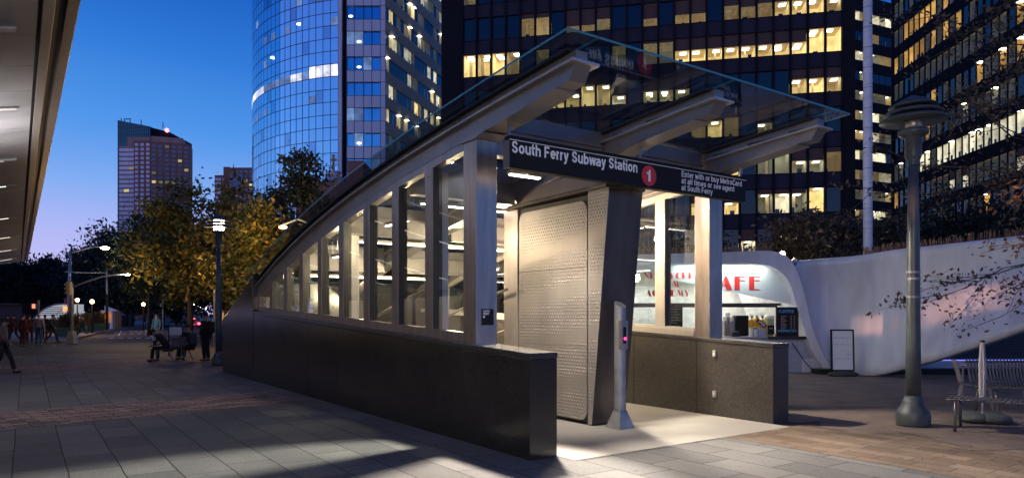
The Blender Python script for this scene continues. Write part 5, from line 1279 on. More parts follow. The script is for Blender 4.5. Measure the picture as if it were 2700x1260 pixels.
# folded parasol with a bag weighted base
pp = Vector((7.5, 11.1, 0)); T_ = thing('folded_parasol', 'closed white parasol standing in a sandbag base beside the bench', 'parasol', loc=pp); fp = Matrix.Translation(pp)
m = MB(); n = 12
prof = [(.030, .36), (.036, .5), (.040, .8), (.034, 1.05), (.024, 1.22), (.02, 1.26)]
o = 0
for r_, z in prof:
    for k in range(n): a = 2 * math.pi * k / n; rr = r_ * (1 + .35 * (k % 2)); m.v.append((rr * math.cos(a), rr * math.sin(a), z))
for i in range(len(prof) - 1):
    for k in range(n): m.f.append((i * n + k, i * n + (k + 1) % n, (i + 1) * n + (k + 1) % n, (i + 1) * n + k)); m.m.append(0)
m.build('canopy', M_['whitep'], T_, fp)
MB().tube([(0, 0, 0), (0, 0, 1.28)], .014, 8).build('pole', M_['steel_pale'], T_, fp)
MB().box(-.024, .024, -.024, .024, 1.26, 1.30).build('finial', M_['dark'], T_, fp)
m = MB()
for a in (0, 1.57, 3.14, 4.71): m.ball((.2 * math.cos(a + .4), .2 * math.sin(a + .4), .07), .24, 10, sc=(1, .85, .36))
m.build('sandbag_base', mat('grey_green_bags', (.06, .07, .068), .8), T_, fp, smooth=True)
# white table behind the bench
tp_ = Vector((9.4, 13.3, 0)); T_ = thing('cafe_table', 'small white table behind the high backed bench', 'table', loc=tp_); ft = Matrix.Translation(tp_)
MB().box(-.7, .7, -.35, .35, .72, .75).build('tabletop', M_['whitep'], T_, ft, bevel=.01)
for x, y in ((-.6, -.28), (-.6, .28), (.6, -.28), (.6, .28)): MB().tube([(x, y, .72), (x, y, 0)], .02, 8).build('leg', M_['whitep'], T_, ft)
# black cable on the gravel from the cafe
cb = MB().tube([tuple(at(2085, 925, .5)) and (8.2, 20.4, .9), (8.5, 20.2, .35), (8.7, 19.9, .03), (9.0, 19.7, .02), (9.3, 19.5, .02)], .015, 5).build('cable', M_['black'])
tag(cb, 'thin black cable drooping from the cafe counter to the board base', 'cable')
# litter and leaves on the gravel
m = MB()
for k in range(420):
    x = random.uniform(4.8, 9.5); y = random.uniform(7.6, 17); a = random.uniform(0, 6.28); s_ = random.uniform(.02, .05)
    m.add([(x, y, .004), (x + s_ * math.cos(a), y + s_ * math.sin(a), .012), (x + s_ * math.cos(a + .8), y + s_ * math.sin(a + .8), .006)], [(0, 1, 2)])
tag(m.build('fallen_leaves', M_['leaf_brown']), 'dry fallen leaves scattered over the gravel by the lamp post', 'leaves', kind='stuff')

m = MB()
for k in range(260):
    q_ = ST @ Vector((random.uniform(-9, 3.1), random.uniform(-6, 14), 0)); a = random.uniform(0, 6.28); s_ = random.uniform(.015, .04); x, y = q_.x, q_.y
    if y < 3 or -.2 < (ST.inverted() @ q_).x: continue
    m.add([(x, y, -.003), (x + s_ * math.cos(a), y + s_ * math.sin(a), .006), (x + s_ * math.cos(a + .8), y + s_ * math.sin(a + .8), 0)], [(0, 1, 2)])
tag(m.build('plaza_litter', M_['leaf_brown']), 'small dry leaf scraps scattered over the plaza slabs left of the entrance', 'leaves', kind='stuff')
# ================================================================== trees
def leaves(mb_pts, n_per, size, spread, rngl, flat=.7):
    """leaf quads around clump centres -> vertices and faces arrays"""
    V = []; Fc = []
    P = np.array(mb_pts)
    N = len(P) * n_per
    idx = np.repeat(np.arange(len(P)), n_per)
    off = rngl.normal(0, 1, (N, 3)) * spread * np.array([1, 1, flat])
    c = P[idx][:, :3] + off * (P[idx][:, 3:4] if P.shape[1] > 3 else 1)
    a = rngl.normal(0, 1, (N, 3)); a /= np.linalg.norm(a, axis=1)[:, None]
    b = np.cross(a, rngl.normal(0, 1, (N, 3))); b /= np.linalg.norm(b, axis=1)[:, None]
    s = size * rngl.uniform(.5, 1.3, (N, 1))
    v = np.stack([c - a * s, c + b * s * .45, c + a * s, c - b * s * .45], 1).reshape(-1, 3)
    return v
def mesh_from(v, name, mt, parent=None, loc=None, label=None):
    n = len(v) // 4; me = bpy.data.meshes.new(name)
    if parent is not None: pm = np.array(world(parent).inverted()); v = v @ pm[:3, :3].T + pm[:3, 3]
    me.vertices.add(len(v)); me.vertices.foreach_set('co', v.astype(np.float32).ravel())
    me.loops.add(n * 4); me.loops.foreach_set('vertex_index', np.arange(n * 4, dtype=np.int32))
    me.polygons.add(n); me.polygons.foreach_set('loop_start', np.arange(0, n * 4, 4, dtype=np.int32))
    me.update(calc_edges=True); me.materials.append(mt)
    o = bpy.data.objects.new(name, me); COL.objects.link(o)
    if parent is not None: o.parent = parent
    return o
def tree(label, x, y, h, cr, trunk_h, mt, seed, nclump=60, n_per=90, leaf=.16, spread=.42, cat='tree', group=None, name='street_tree', lean=0, cz=None, trad=None):
    rl = np.random.default_rng(seed); rd = random.Random(seed)
    T_ = thing(name, label, cat, loc=(x, y, 0), group=group)
    ch = h - trunk_h; pts = []
    tr = MB(); trad = trad or h * .018
    top = Vector((x + lean, y, trunk_h + ch * .55))
    path = [Vector((x, y, 0)), Vector((x + lean * .2 + .05, y, trunk_h * .5)), Vector((x + lean * .5, y, trunk_h)), Vector((x + lean * .8, y, trunk_h + ch * .3)), top]
    tr.tube(path, [trad * 1.3, trad, trad * .85, trad * .5, trad * .2], 8)
    nb = 11
    for b in range(nb):
        a = b * 2.4 + rd.uniform(-.3, .3); f = b / nb; z0 = trunk_h * (.85 + .1 * f) + ch * .5 * f
        rr = cr * (1 - .75 * f ** 1.5) * rd.uniform(.7, 1.05); zend = min(h - spread * .6, trunk_h + ch * (.15 + .85 * f) * rd.uniform(.85, 1.05))
        st0 = Vector((x + lean * .6, y, z0)); en = Vector((x + lean + rr * math.cos(a), y + rr * math.sin(a), zend))
        mid = st0.lerp(en, .5) + Vector((0, 0, ch * .05)); tr.tube([st0, mid, en], [trad * .42, trad * .25, trad * .07], 5)
        for q in range(nclump // nb):
            t = rd.uniform(.35, 1.08); p = st0.lerp(en, t) + Vector((rd.gauss(0, 1), rd.gauss(0, 1), rd.gauss(0, .7))) * cr * .16
            pts.append((p.x, p.y, p.z, rd.uniform(.6, 1.3)))
            if rd.random() < .3: tr.tube([st0.lerp(en, t * .8), p], [trad * .12, trad * .04], 4)
    tr.build('trunk', M_['bark'], T_, smooth=True)
    mesh_from(leaves(pts, n_per, leaf, spread, rl), 'crown', M_[mt], T_)
    return T_
def px(u, Y): return (u - CX) / F * Y
tree('tall street tree with orange lit lower leaves right behind the lit lamp post', px(610, 42), 42, 9.4, 3.0, 2.6, 'leaf_orange', 3, 120, 72, .17, .45)
tree('broad green and amber street tree left of the lit lamp post', px(500, 45), 45, 10.6, 4.2, 2.8, 'leaf_orange', 5, 150, 75, .18, .48)
tree('dark reddish tree in front of the brick apartment tower', px(395, 58), 58, 11.0, 3.6, 3, 'leaf_green', 6, 110, 70, .2, .5)
tree('layered dark tree in front of the curved glass tower', px(800, 36), 36, 11.6, 1.45, 4.5, 'leaf_dark', 8, 80, 50, .15, .30, trad=.12)
tree('low bushy dark tree left of the layered tree by the glass tower', px(728, 38), 38, 8.9, 2.6, 2.2, 'leaf_green', 9, 150, 70, .15, .40)
tree('amber leaved tree peeping over the far end of the entrance roof', px(690, 33), 33, 6.6, 2.6, 1.8, 'leaf_orange', 10, 110, 110, .14, .42)
for i, (u, Y, h, cr, sd_) in enumerate(((20, 115, 12.0, 6, 21), (75, 125, 12.3, 5.5, 22), (120, 118, 11.4, 5, 23), (165, 122, 10.6, 5, 24), (215, 112, 11.2, 5.5, 25), (262, 105, 13.2, 5, 26), (300, 100, 14.2, 4.5, 27), (345, 96, 13, 5, 28), (430, 100, 12, 6, 29), (500, 110, 12, 6, 30), (-45, 105, 12, 6, 31), (-180, 100, 15, 7, 32), (-330, 98, 17, 7, 33), (-500, 96, 17, 7, 34), (-700, 92, 17, 7, 35))):  # last four stand unseen, added for reflections
    tree(['dark park tree at the far left under the terminal canopy', 'dark park tree second from the left', 'dark park tree behind the white curved shelter', 'dark park tree just left of the signal pole', 'dark park tree just right of the signal pole',
          'taller dark park tree below the cobra head street light', 'tallest dark park tree left of the apartment tower', 'dark park tree at the foot of the apartment tower', 'dark far tree behind the amber street trees on the left', 'dark far tree behind the amber street trees on the right', 'dark park tree beyond the left edge of the view', 'unseen park tree added outside the left edge, nearest the view', 'unseen park tree added outside the left edge, second', 'unseen park tree added outside the left edge, third', 'unseen park tree added outside the left edge, farthest'][i],
         px(u, Y), Y, h, cr, 2.5, 'leaf_dark', sd_, 90, 100, .34, 1.0, group='dark trees of the park beyond the road', name='park_tree')
for i, (u, Y, h, cr, sd_) in enumerate(((2110, 27, 5.9, 1.6, 41), (2190, 28, 6.0, 1.9, 42), (2250, 29, 5.8, 1.8, 43), (2350, 30, 6.3, 2.4, 44), (2460, 31, 6.6, 2.6, 45), (2590, 30, 7.2, 3.0, 46), (1730, 30, 5.2, 2.0, 47), (1850, 31, 5.0, 1.8, 48), (2690, 28, 7.0, 2.6, 49))):
    tree(['autumn shrub tree beside the roof floodlight', 'autumn shrub tree just left of the white pole', 'autumn shrub tree directly behind the white pole', 'dark bushy tree between the white pole and the lamp post', 'dark bushy tree right of the unlit lamp post', 'dark bushy tree behind the middle of the white wing',
          'dark tree seen through the right side windows', 'dark tree behind the cafe near the right steel post', 'dark bushy tree behind the right end of the wing'][i],
         px(u, Y), Y, h, cr, 2.2, 'leaf_brown' if i < 4 else 'leaf_dark', sd_, 80, 90, .11, .36, group='trees behind the white pavilion', name='garden_tree')
for i, (u, Y, h, cr, sd_) in enumerate(((760, 52, 7.5, 4.5, 61), (900, 55, 7.0, 4.5, 62), (1040, 52, 7.0, 4.5, 63), (1180, 50, 6.5, 4.5, 64), (1330, 48, 6.5, 4.5, 65), (1480, 46, 6.0, 4.5, 66), (1610, 42, 5.5, 3.5, 67))):
    tree(['dark tree behind the far end of the entrance roof', 'dark tree seen through the smallest left windows', 'dark tree seen through the middle left windows', 'dark tree seen through the tallest left windows', 'dark tree behind the left steel post',
          'dark tree behind the clad housing', 'dark tree between the housing and the cafe'][i],
         px(u, Y), Y, h, cr, .8, 'leaf_dark', sd_, 90, 90, .22, .6, group='dark trees of the garden behind the entrance', name='garden_tree')
# overhanging tree at the right: trunk outside the picture, bare twigs with dry leaves reaching in
T_ = thing('overhanging_tree', 'bare twigged tree with sparse dry leaves reaching in from the right edge', 'tree', loc=(12.6, 13.2, 0))
tr = MB(); tr.tube([(12.6, 13.2, 0), (12.5, 13.1, 2.5), (12.3, 12.9, 5), (12, 12.7, 8)], [.22, .18, .14, .07], 10)
rd = random.Random(12); pts = []
def branch(p, d, ln, r, depth):
    n = 6; P = [p.copy()]; q = p.copy(); dd = d.copy()
    for k in range(n):
        dd = (dd + Vector((rd.uniform(-.16, .16), rd.uniform(-.16, .16), rd.uniform(-.13, .12)))).normalized(); q = q + dd * ln / n; P.append(q.copy())
        if depth < 2 and k > 0 and rd.random() < .75:
            nd = (dd + Vector((rd.uniform(-.8, .8), rd.uniform(-.6, .6), rd.uniform(-.7, .6)))).normalized(); branch(q, nd, ln * rd.uniform(.4, .62), r * .5, depth + 1)
        if depth >= 1 and rd.random() < .5: pts.append((q.x, q.y, q.z, rd.uniform(.5, 1.2)))
    tr.tube(P, [r * (1 - .8 * k / n) + .002 for k in range(n + 1)], 5 if depth < 2 else 3, cap=False)
for z0, en, r in ((2.9, (8.3, 12.4, 2.9), .022), (4.4, (7.9, 12.2, 4.1), .028), (5.1, (7.6, 12.0, 4.7), .028), (5.6, (7.9, 12.0, 5.5), .028), (6.3, (8.3, 12.6, 6.3), .03), (6.9, (8.6, 12.6, 6.7), .03), (5.9, (8.2, 12.3, 5.0), .028), (4.7, (8.6, 13, 4.4), .026)):
    a = Vector((12.3, 12.9, z0)); b = Vector(en); branch(a, (b - a).normalized(), (b - a).length * .86, r, 0)
tr.build('trunk', M_['bark'], T_, smooth=True)
mesh_from(leaves(pts, 8, .05, .17, np.random.default_rng(5)), 'crown', M_['leaf_brown'], T_)
# ================================================================== street at the left
def wtag(o, l, c, g=None): return tag(o, l, c, g)
# pavement of the far side with kerb
def wsheet(name, poly, z0, z1, m):
    mb = MB(); n = len(poly); mb.prism([(p[0], p[1]) for p in poly], 'z', z0, z1); return tag(mb.build(name, m), kind='structure')
far = [at(-200, 905), at(60, 905), at(175, 899), at(232, 886), at(262, 876), at(300, 869.5), at(390, 864), at(420, 855), at(420, 848), at(-300, 848)]
wsheet('far_pavement', [(p.x, p.y) for p in far], -.05, .10, mat('pavement_grey', (.16, .16, .17), .8, 0, .2, .5))
k = MB(); pts = [at(60, 905), at(175, 899), at(232, 886), at(262, 876), at(300, 869.5), at(390, 864), at(420, 855)]
for a, b in zip(pts, pts[1:]):
    d = (b - a).normalized(); n_ = Vector((-d.y, d.x, 0)) * .15
    k.add([(a.x, a.y, -.02), (b.x, b.y, -.02), (b.x - n_.x, b.y - n_.y, -.02), (a.x - n_.x, a.y - n_.y, -.02), (a.x, a.y, .125), (b.x, b.y, .125), (b.x - n_.x, b.y - n_.y, .125), (a.x - n_.x, a.y - n_.y, .125)],
          [(0, 1, 2, 3), (7, 6, 5, 4), (0, 4, 5, 1), (1, 5, 6, 2), (2, 6, 7, 3), (3, 7, 4, 0)])
tag(k.build('kerb', M_['kerb']), kind='structure')
m = MB()
def quad_px(a, b, c, d):
    m.add([tuple(Vector(at(*p)) + Vector((0, 0, -.008))) for p in (a, b, c, d)], [(0, 1, 2, 3)])
for i in range(9):
    u = 285 + i * 24; quad_px((u, 891.5), (u + 13, 891.5), (u + 19, 889.3), (u + 7, 889.3))
for i in range(8):
    u = 300 + i * 20; quad_px((u, 879.5), (u + 11, 879.5), (u + 14, 878), (u + 4, 878))
for i in range(5):
    u = 340 + i * 14; quad_px((u, 873.5), (u + 8, 873.5), (u + 10, 872.6), (u + 3, 872.6))
quad_px((310, 884), (315, 884), (322, 871), (319, 871)); quad_px((381, 870), (386, 870), (408, 889), (400, 889)); quad_px((500, 885), (530, 885), (528, 883), (500, 883))
m.build('crossing_marks', M_['mark']); tag(bpy.context.scene.objects['crossing_marks'], kind='structure')

M_['lamp_white'] = glow('street_lamp_white', (1, .93, .82), 22, .02); M_['lamp_orange'] = glow('street_lamp_orange', (1, .62, .25), 16, .02)
def pole_lamp(label, u, vb, vt, Y=None, mt='lamp_white', r=None, name='street_lamp', grp='small street lamps in the park', sc_=1.0):
    Y = Y or 100; x = px(u, Y); z = H + (HY - vt) / F * Y; r = r or Y * 2.6 / F
    T_ = thing(name, label, 'street lamp', loc=(x, Y, 0), group=grp)
    MB().tube([(x, Y, 0), (x, Y, z - r * .8)], [.09, .05], 6).build('post', M_['black'], T_)
    MB().ball((x, Y, z), r, 8).build('globe', M_[mt], T_)
    return T_
pole_lamp('orange lit park lamp just right of the traffic signal', 204, 0, 791, 60, 'lamp_orange', .16); lamp('park_lamp', 'POINT', (px(204, 60), 59.6, 3.3), 260, (1, .6, .25), .2)
pole_lamp('orange lit park lamp above the grasses left of the poster kiosk', 243, 0, 795, 60, 'lamp_orange', .17); lamp('park_lamp', 'POINT', (px(243, 60), 59.6, 3.2), 260, (1, .6, .25), .2)
pole_lamp('orange lit park lamp standing alone right of the poster kiosk', 378, 0, 802, 75, 'lamp_orange', .18); lamp('park_lamp', 'POINT', (px(378, 75), 74.6, 3.2), 200, (1, .6, .25), .2)
for i, (u, v_) in enumerate(((499, 801), (513, 802), (525, 808), (492, 814), (562, 802), (545, 813), (590, 810), (352, 809), (352, 821), (472, 815), (512, 815), (29, 812), (11, 808), (66, 822), (72, 831), (303, 814))):
    pole_lamp(['white street lamp high above the car tail lights', 'white street lamp beside the bare trunk', 'white street lamp over the dark car', 'faint white street lamp above the bus', 'white street lamp over the standing man', 'white street lamp between car and standing man', 'white street lamp next to the lit van',
               'upper of two faint lamps left of the orange park lamp', 'lower of two faint lamps left of the orange park lamp', 'small amber lamp over the bus roof', 'low white lamp above the car', 'bright lamp among trees at the far left', 'dim lamp at the far left edge', 'lamp behind the robed crowd', 'lower lamp behind the robed crowd', 'small lamp right of the poster kiosk'][i],
              u, 0, v_, 130 + i * 1.5, 'lamp_white', random.uniform(.14, .26))
# sodium street light seen through the leaves over the entrance roof
T_ = thing('street_light', 'orange street light glowing among leaves above the entrance roof', 'street light', loc=(px(746, 30), 30, 0)); p = atY(746, 599, 30)
MB().tube([(p.x + 1.2, 30, 0), (p.x + 1.2, 30, p.z + .1), (p.x + .7, 30, p.z + .35), (p.x, 30, p.z + .12)], [.09, .07, .05, .04], 8).build('pole', M_['galv'], T_)
MB().ball((p.x, p.y, p.z), .11, 8, sc=(1.6, 1, .7)).build('lens', M_['lamp_orange'], T_)
lamp('amber_light', 'POINT', (p.x - .3, p.y + .6, p.z - .5), 260, (1, .55, .12), .15)
lamp('amber_light', 'POINT', (px(590, 41), 38.4, 4.4), 420, (1, .60, .22), .3)  # fill added among the leaves, no fitting here
lamp('amber_light', 'POINT', (px(455, 43), 39.5, 3.4), 160, (1, .62, .2), .3)  # second fill added in the trees, also without a fitting
lamp('plaza_lamp', 'POINT', (6.2, 23.5, 5.4), 120, (1, .8, .6), .3)
# unseen narrow spots added behind the camera to put warm glints on the wing
for u_, v_, an_, en_ in ((2275, 858, 1.3, 9000), (2300, 862, 1.3, 10000), (2328, 862, 1.3, 9000), (2440, 848, 1.5, 8000), (2480, 838, 1.6, 10000), (2525, 822, 1.7, 13000), (2565, 812, 1.6, 12000), (2605, 810, 1.5, 9000), (2640, 800, 1.8, 5000)):
    yt_ = 19.6 - (u_ - 2270) * .006; q_ = atY(u_, v_, yt_ + .6)
    g_ = lamp('wing_glint_spot', 'SPOT', (-6, -14, 9), en_ * 2.2, (1, .45, .24), .06, spot=R(an_), direction=(q_.x + 6, q_.y + 14, q_.z - 9)); g_.data.spot_blend = .9
sg_ = lamp('tower_fill_spot', 'SPOT', (26, 66, 3), 60000, (1, .78, .42), .5, spot=R(50), direction=(-38, 40, 22)); sg_.data.spot_blend = 1  # warm spot added for the bronze tower side, no lamp stands there
sp = lamp('wing_fill_spot', 'SPOT', (-2, -8, 5.0), 1500, (1, .62, .50), .5, spot=R(20), direction=(11.2, 26, -4.0)); sp.data.spot_blend = .9  # unseen spot added to warm the pavilion

# big signal and street light poles
pb_ = at(190, 905); T_ = thing('signal_pole', 'grey traffic signal pole with long curved lamp arm and square base', 'traffic signal', loc=pb_)
Yp = pb_.y; def_ = lambda u, v_: tuple(atY(u, v_, Yp))
m = MB(); m.tube([(pb_.x, Yp, 0), def_(190, 760), def_(190, 748)], [.11, .09, .09], 12); m.build('pole', M_['galv'], T_, smooth=True)
m = MB(); m.prism([(-.26, 0), (.26, 0), (.14, .75), (-.14, .75)], 'y', -.2, .2); m.build('base', M_['galv'], T_, Matrix.Translation(pb_), bevel=.02)
m = MB(); m.tube([def_(195, 756), def_(230, 742), def_(270, 729), def_(305, 724), def_(333, 723)], [.06, .055, .05, .04, .04], 8); m.build('arm', M_['galv'], T_, smooth=True)
MB().ball(def_(336, 724), .10, 8, sc=(1.6, 1, .6)).build('lamp_head', M_['lamp_white'], T_)
h = MB().box(def_(184, 0)[0], def_(194, 0)[0], Yp - .35, Yp - .1, def_(0, 778)[2], def_(0, 743)[2]).build('signal_head', mat('faded_yellow_paint', (.36, .27, .17), .5), T_, bevel=.02)
m = MB()
for v_ in (750, 760.5, 771): c_ = Vector(def_(183, v_)); m.tube([(c_.x + .05, Yp - .22, c_.z), (c_.x - .12, Yp - .24, c_.z - .02)], .085, 10)
m.build('visor', mat('faded_visor', (.30, .23, .16), .5), h)
lamp('cobra_lamp', 'POINT', (def_(336, 728)[0], Yp - .1, def_(0, 728)[2]), 120, (1, .95, .85), .1)
Yq = 56.; dq = lambda u, v_: tuple(atY(u, v_, Yq)); T_ = thing('street_light', 'tall street light pole with curved arm and glaring white head behind the traffic signal', 'street light', loc=(px(184, Yq), Yq, 0))
MB().tube([(px(181, Yq), Yq, 0), dq(182, 790), dq(186, 661)], [.16, .13, .10], 12).build('pole', M_['galv'], T_, smooth=True)
MB().tube([dq(187, 665), dq(205, 662), dq(228, 654), dq(250, 651), dq(270, 651)], [.07, .06, .055, .05, .05], 8).build('arm', M_['galv'], T_, smooth=True)
MB().ball(dq(277, 654), .2, 8, sc=(1.7, 1, .55)).build('lamp_head', glow('glaring_head', (1, .80, .62), 60, .02), T_)
MB().tube([dq(170, 716), dq(200, 718), dq(284, 719)], .03, 5).build('cross_wire', M_['galv'], T_)
MB().box(*sorted((dq(173, 0)[0], dq(179, 0)[0])), Yq - .2, Yq - .16, dq(0, 803)[2], dq(0, 786)[2]).build('red_sign', mat('pink_red_sign', (.45, .08, .12), .5), T_)
MB().box(*sorted((dq(172, 0)[0], dq(180, 0)[0])), Yq - .3, Yq - .1, dq(0, 820)[2], dq(0, 808)[2]).build('walk_signal', glow('orange_hand_signal', (1, .35, .12), 1.6, .3, 6), T_)
Yr = 75.; dr = lambda u, v_: tuple(atY(u, v_, Yr)); T_ = thing('street_light', 'slim dark street light pole between the poster kiosk and the grasses', 'street light', loc=(px(282, Yr), Yr, 0))
MB().tube([(px(282, Yr), Yr, 0), dr(282, 775)], [.16, .13], 8).build('lower_pole', M_['black'], T_); MB().tube([dr(282, 775), dr(281, 702)], .09, 8).build('upper_pole', M_['galv'], T_)
Ys = 48.; ds = lambda u, v_: tuple(atY(u, v_, Ys)); T_ = thing('pedestrian_signal', 'grey pole with lit pedestrian signal box above the crowd', 'pedestrian signal', loc=(px(102, Ys), Ys, 0))
MB().tube([(px(102, Ys), Ys, 0), ds(102, 791)], .06, 8).build('pole', M_['galv'], T_)
h = MB().box(*sorted((ds(84, 0)[0], ds(99, 0)[0])), Ys - .1, Ys + .1, ds(0, 815)[2], ds(0, 800)[2]).build('signal_box', mat('pale_signal_box', (.4, .36, .33), .5), T_, bevel=.02)
MB().box(*sorted((ds(88, 0)[0], ds(95, 0)[0])), Ys - .13, Ys - .105, ds(0, 812)[2], ds(0, 802)[2]).build('lit_symbol', glow('red_orange_symbol', (1, .22, .12), 2.2, .3, 8), h)
Yt = 60.; dt = lambda u, v_: tuple(atY(u, v_, Yt)); T_ = thing('sign_post', 'slim pole with small square sign behind the man in light blue', 'sign post', loc=(px(430, Yt), Yt, 0))
MB().tube([(px(430, Yt), Yt, 0), dt(430, 765)], .05, 8).build('pole', M_['galv'], T_); MB().box(*sorted((dt(422, 0)[0], dt(427, 0)[0])), Yt - .05, Yt, dt(0, 808)[2], dt(0, 801)[2]).build('sign_plate', M_['white_paint'], T_)
T_ = thing('traffic_signal', 'distant traffic signal with red and green lamps among the amber leaves', 'traffic signal', loc=(px(572, 40), 40, 0))
d4 = lambda u, v_, Y=39.: tuple(atY(u, v_, Y)); MB().tube([(px(566, 39), 39, 0), d4(566, 738), d4(586, 736)], [.08, .06, .04], 8).build('pole', M_['galv'], T_)
MB().box(d4(558, 0)[0], d4(574, 0)[0], 38.9, 39.1, d4(0, 745)[2], d4(0, 733)[2]).build('signal_head', M_['black'], T_)
m = MB(); m.ball(d4(560, 739, 38.85), .06, 6).ball(d4(565, 741, 38.85), .07, 6).ball(d4(570, 739, 38.85), .07, 6); m.build('red_lamps', glow('red_signal', (1, .04, .05), 10, .02), T_)
MB().ball(d4(586, 743, 38.85), .06, 6).build('green_lamp', glow('green_signal', (.05, 1, .5), 4, .02), T_)

# curved white shelter
Yc = 64.; dc = lambda u, v_: tuple(atY(u, v_, Yc)); T_ = thing('curved_shelter', 'white ribbed shelter with quarter round glass roof behind the crowd', 'shelter', loc=(px(135, Yc), Yc, 0))
prof = subdiv([(88, 842), (104, 826), (122, 812), (142, 804), (155, 802), (168, 801)], 3); P = [dc(u, v_) for u, v_ in prof]
m = MB()
m.prism([(p[0], p[2]) for p in P] + [(P[-1][0], dc(0, 836)[2]), (P[0][0] + .3, dc(0, 836)[2])], 'y', Yc, Yc + 3); m.build('roof', glow('glowing_shelter_roof', (.62, .70, .80), .42, .12, .3), T_)  # roof glows by itself, no lamp inside
m = MB()
for a, b in zip(P, P[1:]): m.tube([(a[0], Yc - .05, a[2]), (b[0], Yc - .05, b[2])], .07, 4)
for v_ in (810, 815, 820, 825, 830): uu = [u for u, v2 in prof if v2 <= v_]; m.tube([(px(min(uu) if uu else 120, Yc), Yc - .03, dc(0, v_)[2]), (P[-1][0], Yc - .03, dc(0, v_)[2])], .035, 4)
m.tube([dc(140, 834), dc(168, 812)], .03, 4); m.build('ribs', M_['galv'], T_)
MB().box(P[0][0], P[-1][0], Yc, Yc + 3, dc(0, 842)[2], dc(0, 838)[2]).build('eaves_beam', M_['white_paint'], T_)
MB().box(P[0][0] + .5, P[-1][0], Yc + .2, Yc + 2.6, 0, dc(0, 842)[2]).build('dark_base', M_['black'], T_)
# planters with grasses
def planter(label, u0, u1, v0, vb, grass=True, gm='leaf_brown'):
    Y = at(0, vb).y; x0, x1 = px(u0, Y), px(u1, Y); zt_ = H + (HY - v0) / F * Y
    T_ = thing('planter', label, 'planter', loc=((x0 + x1) / 2, Y, .1), group='green planter boxes along the far kerb')
    MB().prism([(x0 + .1, .1), (x1 - .1, .1), (x1, zt_), (x0, zt_)], 'y', Y, Y + 1.2).build('box', mat('green_planter', (.03, .10, .055), .6, 0, .2), T_, bevel=.02)
    if grass:
        g = MB(); rd_ = random.Random(int(u0))
        for k in range(260):
            x = rd_.uniform(x0 + .05, x1 - .05); y = Y + rd_.uniform(.1, 1.1); h_ = rd_.uniform(.35, 1.25); dx = rd_.gauss(0, .22)
            g.add([(x, y, zt_ - .03), (x + .03, y, zt_ - .03), (x + dx + .015, y + rd_.gauss(0, .1), zt_ + h_), (x + dx, y, zt_ + h_ * .98)], [(0, 1, 2, 3)])
        g.build('grasses', M_[gm], T_)
planter('large green planter box left of the traffic signal pole', 146, 184, 864, 889)
planter('green planter box with tall pale grasses right of the signal pole', 205, 232, 858, 878)
planter('green planter box with pampas grass in front of the kiosk', 240, 262, 853, 874)
planter('small green planter box at the foot of the slim dark pole', 272, 290, 852, 869, False)
# poster kiosk
Yk = 80.; dk = lambda u, v_: tuple(atY(u, v_, Yk)); T_ = thing('poster_kiosk', 'white framed kiosk with glowing orange poster at the kerb', 'kiosk', loc=(px(283, Yk), Yk, .1))
x0, x1 = px(264, Yk), px(296, Yk); MB().box(x0, x1, Yk, Yk + 1.4, .1, dk(0, 818)[2]).build('cabinet', M_['white_paint'], T_, bevel=.03)
MB().box(x0 + .12, x1 - .12, Yk - .03, Yk - .01, dk(0, 849)[2], dk(0, 822)[2]).build('poster', glow('orange_poster', (1, .30, .06), .38, .7, 1.6), T_)
MB().box(x1 + .02, px(302, Yk), Yk + .1, Yk + 1.4, .1, dk(0, 820)[2]).build('side_panel', mat('tan_panel', (.3, .2, .14), .6), T_)
m = MB(); m.prism([(x0 + .15, dk(0, 818)[2]), (x1 + .3, dk(0, 818)[2]), (x0 + .15, dk(0, 805)[2])], 'y', Yk + .6, Yk + .7); m.build('gable', M_['white_paint'], T_)
# litter bin, dark park wall
tag(MB().box(px(-80, 100), px(330, 100), 100, 101, 0, 1.5).build('park_wall', mat('dark_hedge_wall', (.03, .035, .03), .9)), 'low dark wall running under the park trees', 'wall')
tag(MB().box(px(-60, 92), px(58, 92), 92, 97, 0, 3.0).box(px(-60, 92) - .5, px(60, 92), 91.4, 97.5, 3.0, 3.25).build('park_kiosk', mat('maroon_kiosk', (.06, .025, .025), .7)), 'low maroon park building under the dark trees at the far left', 'building')

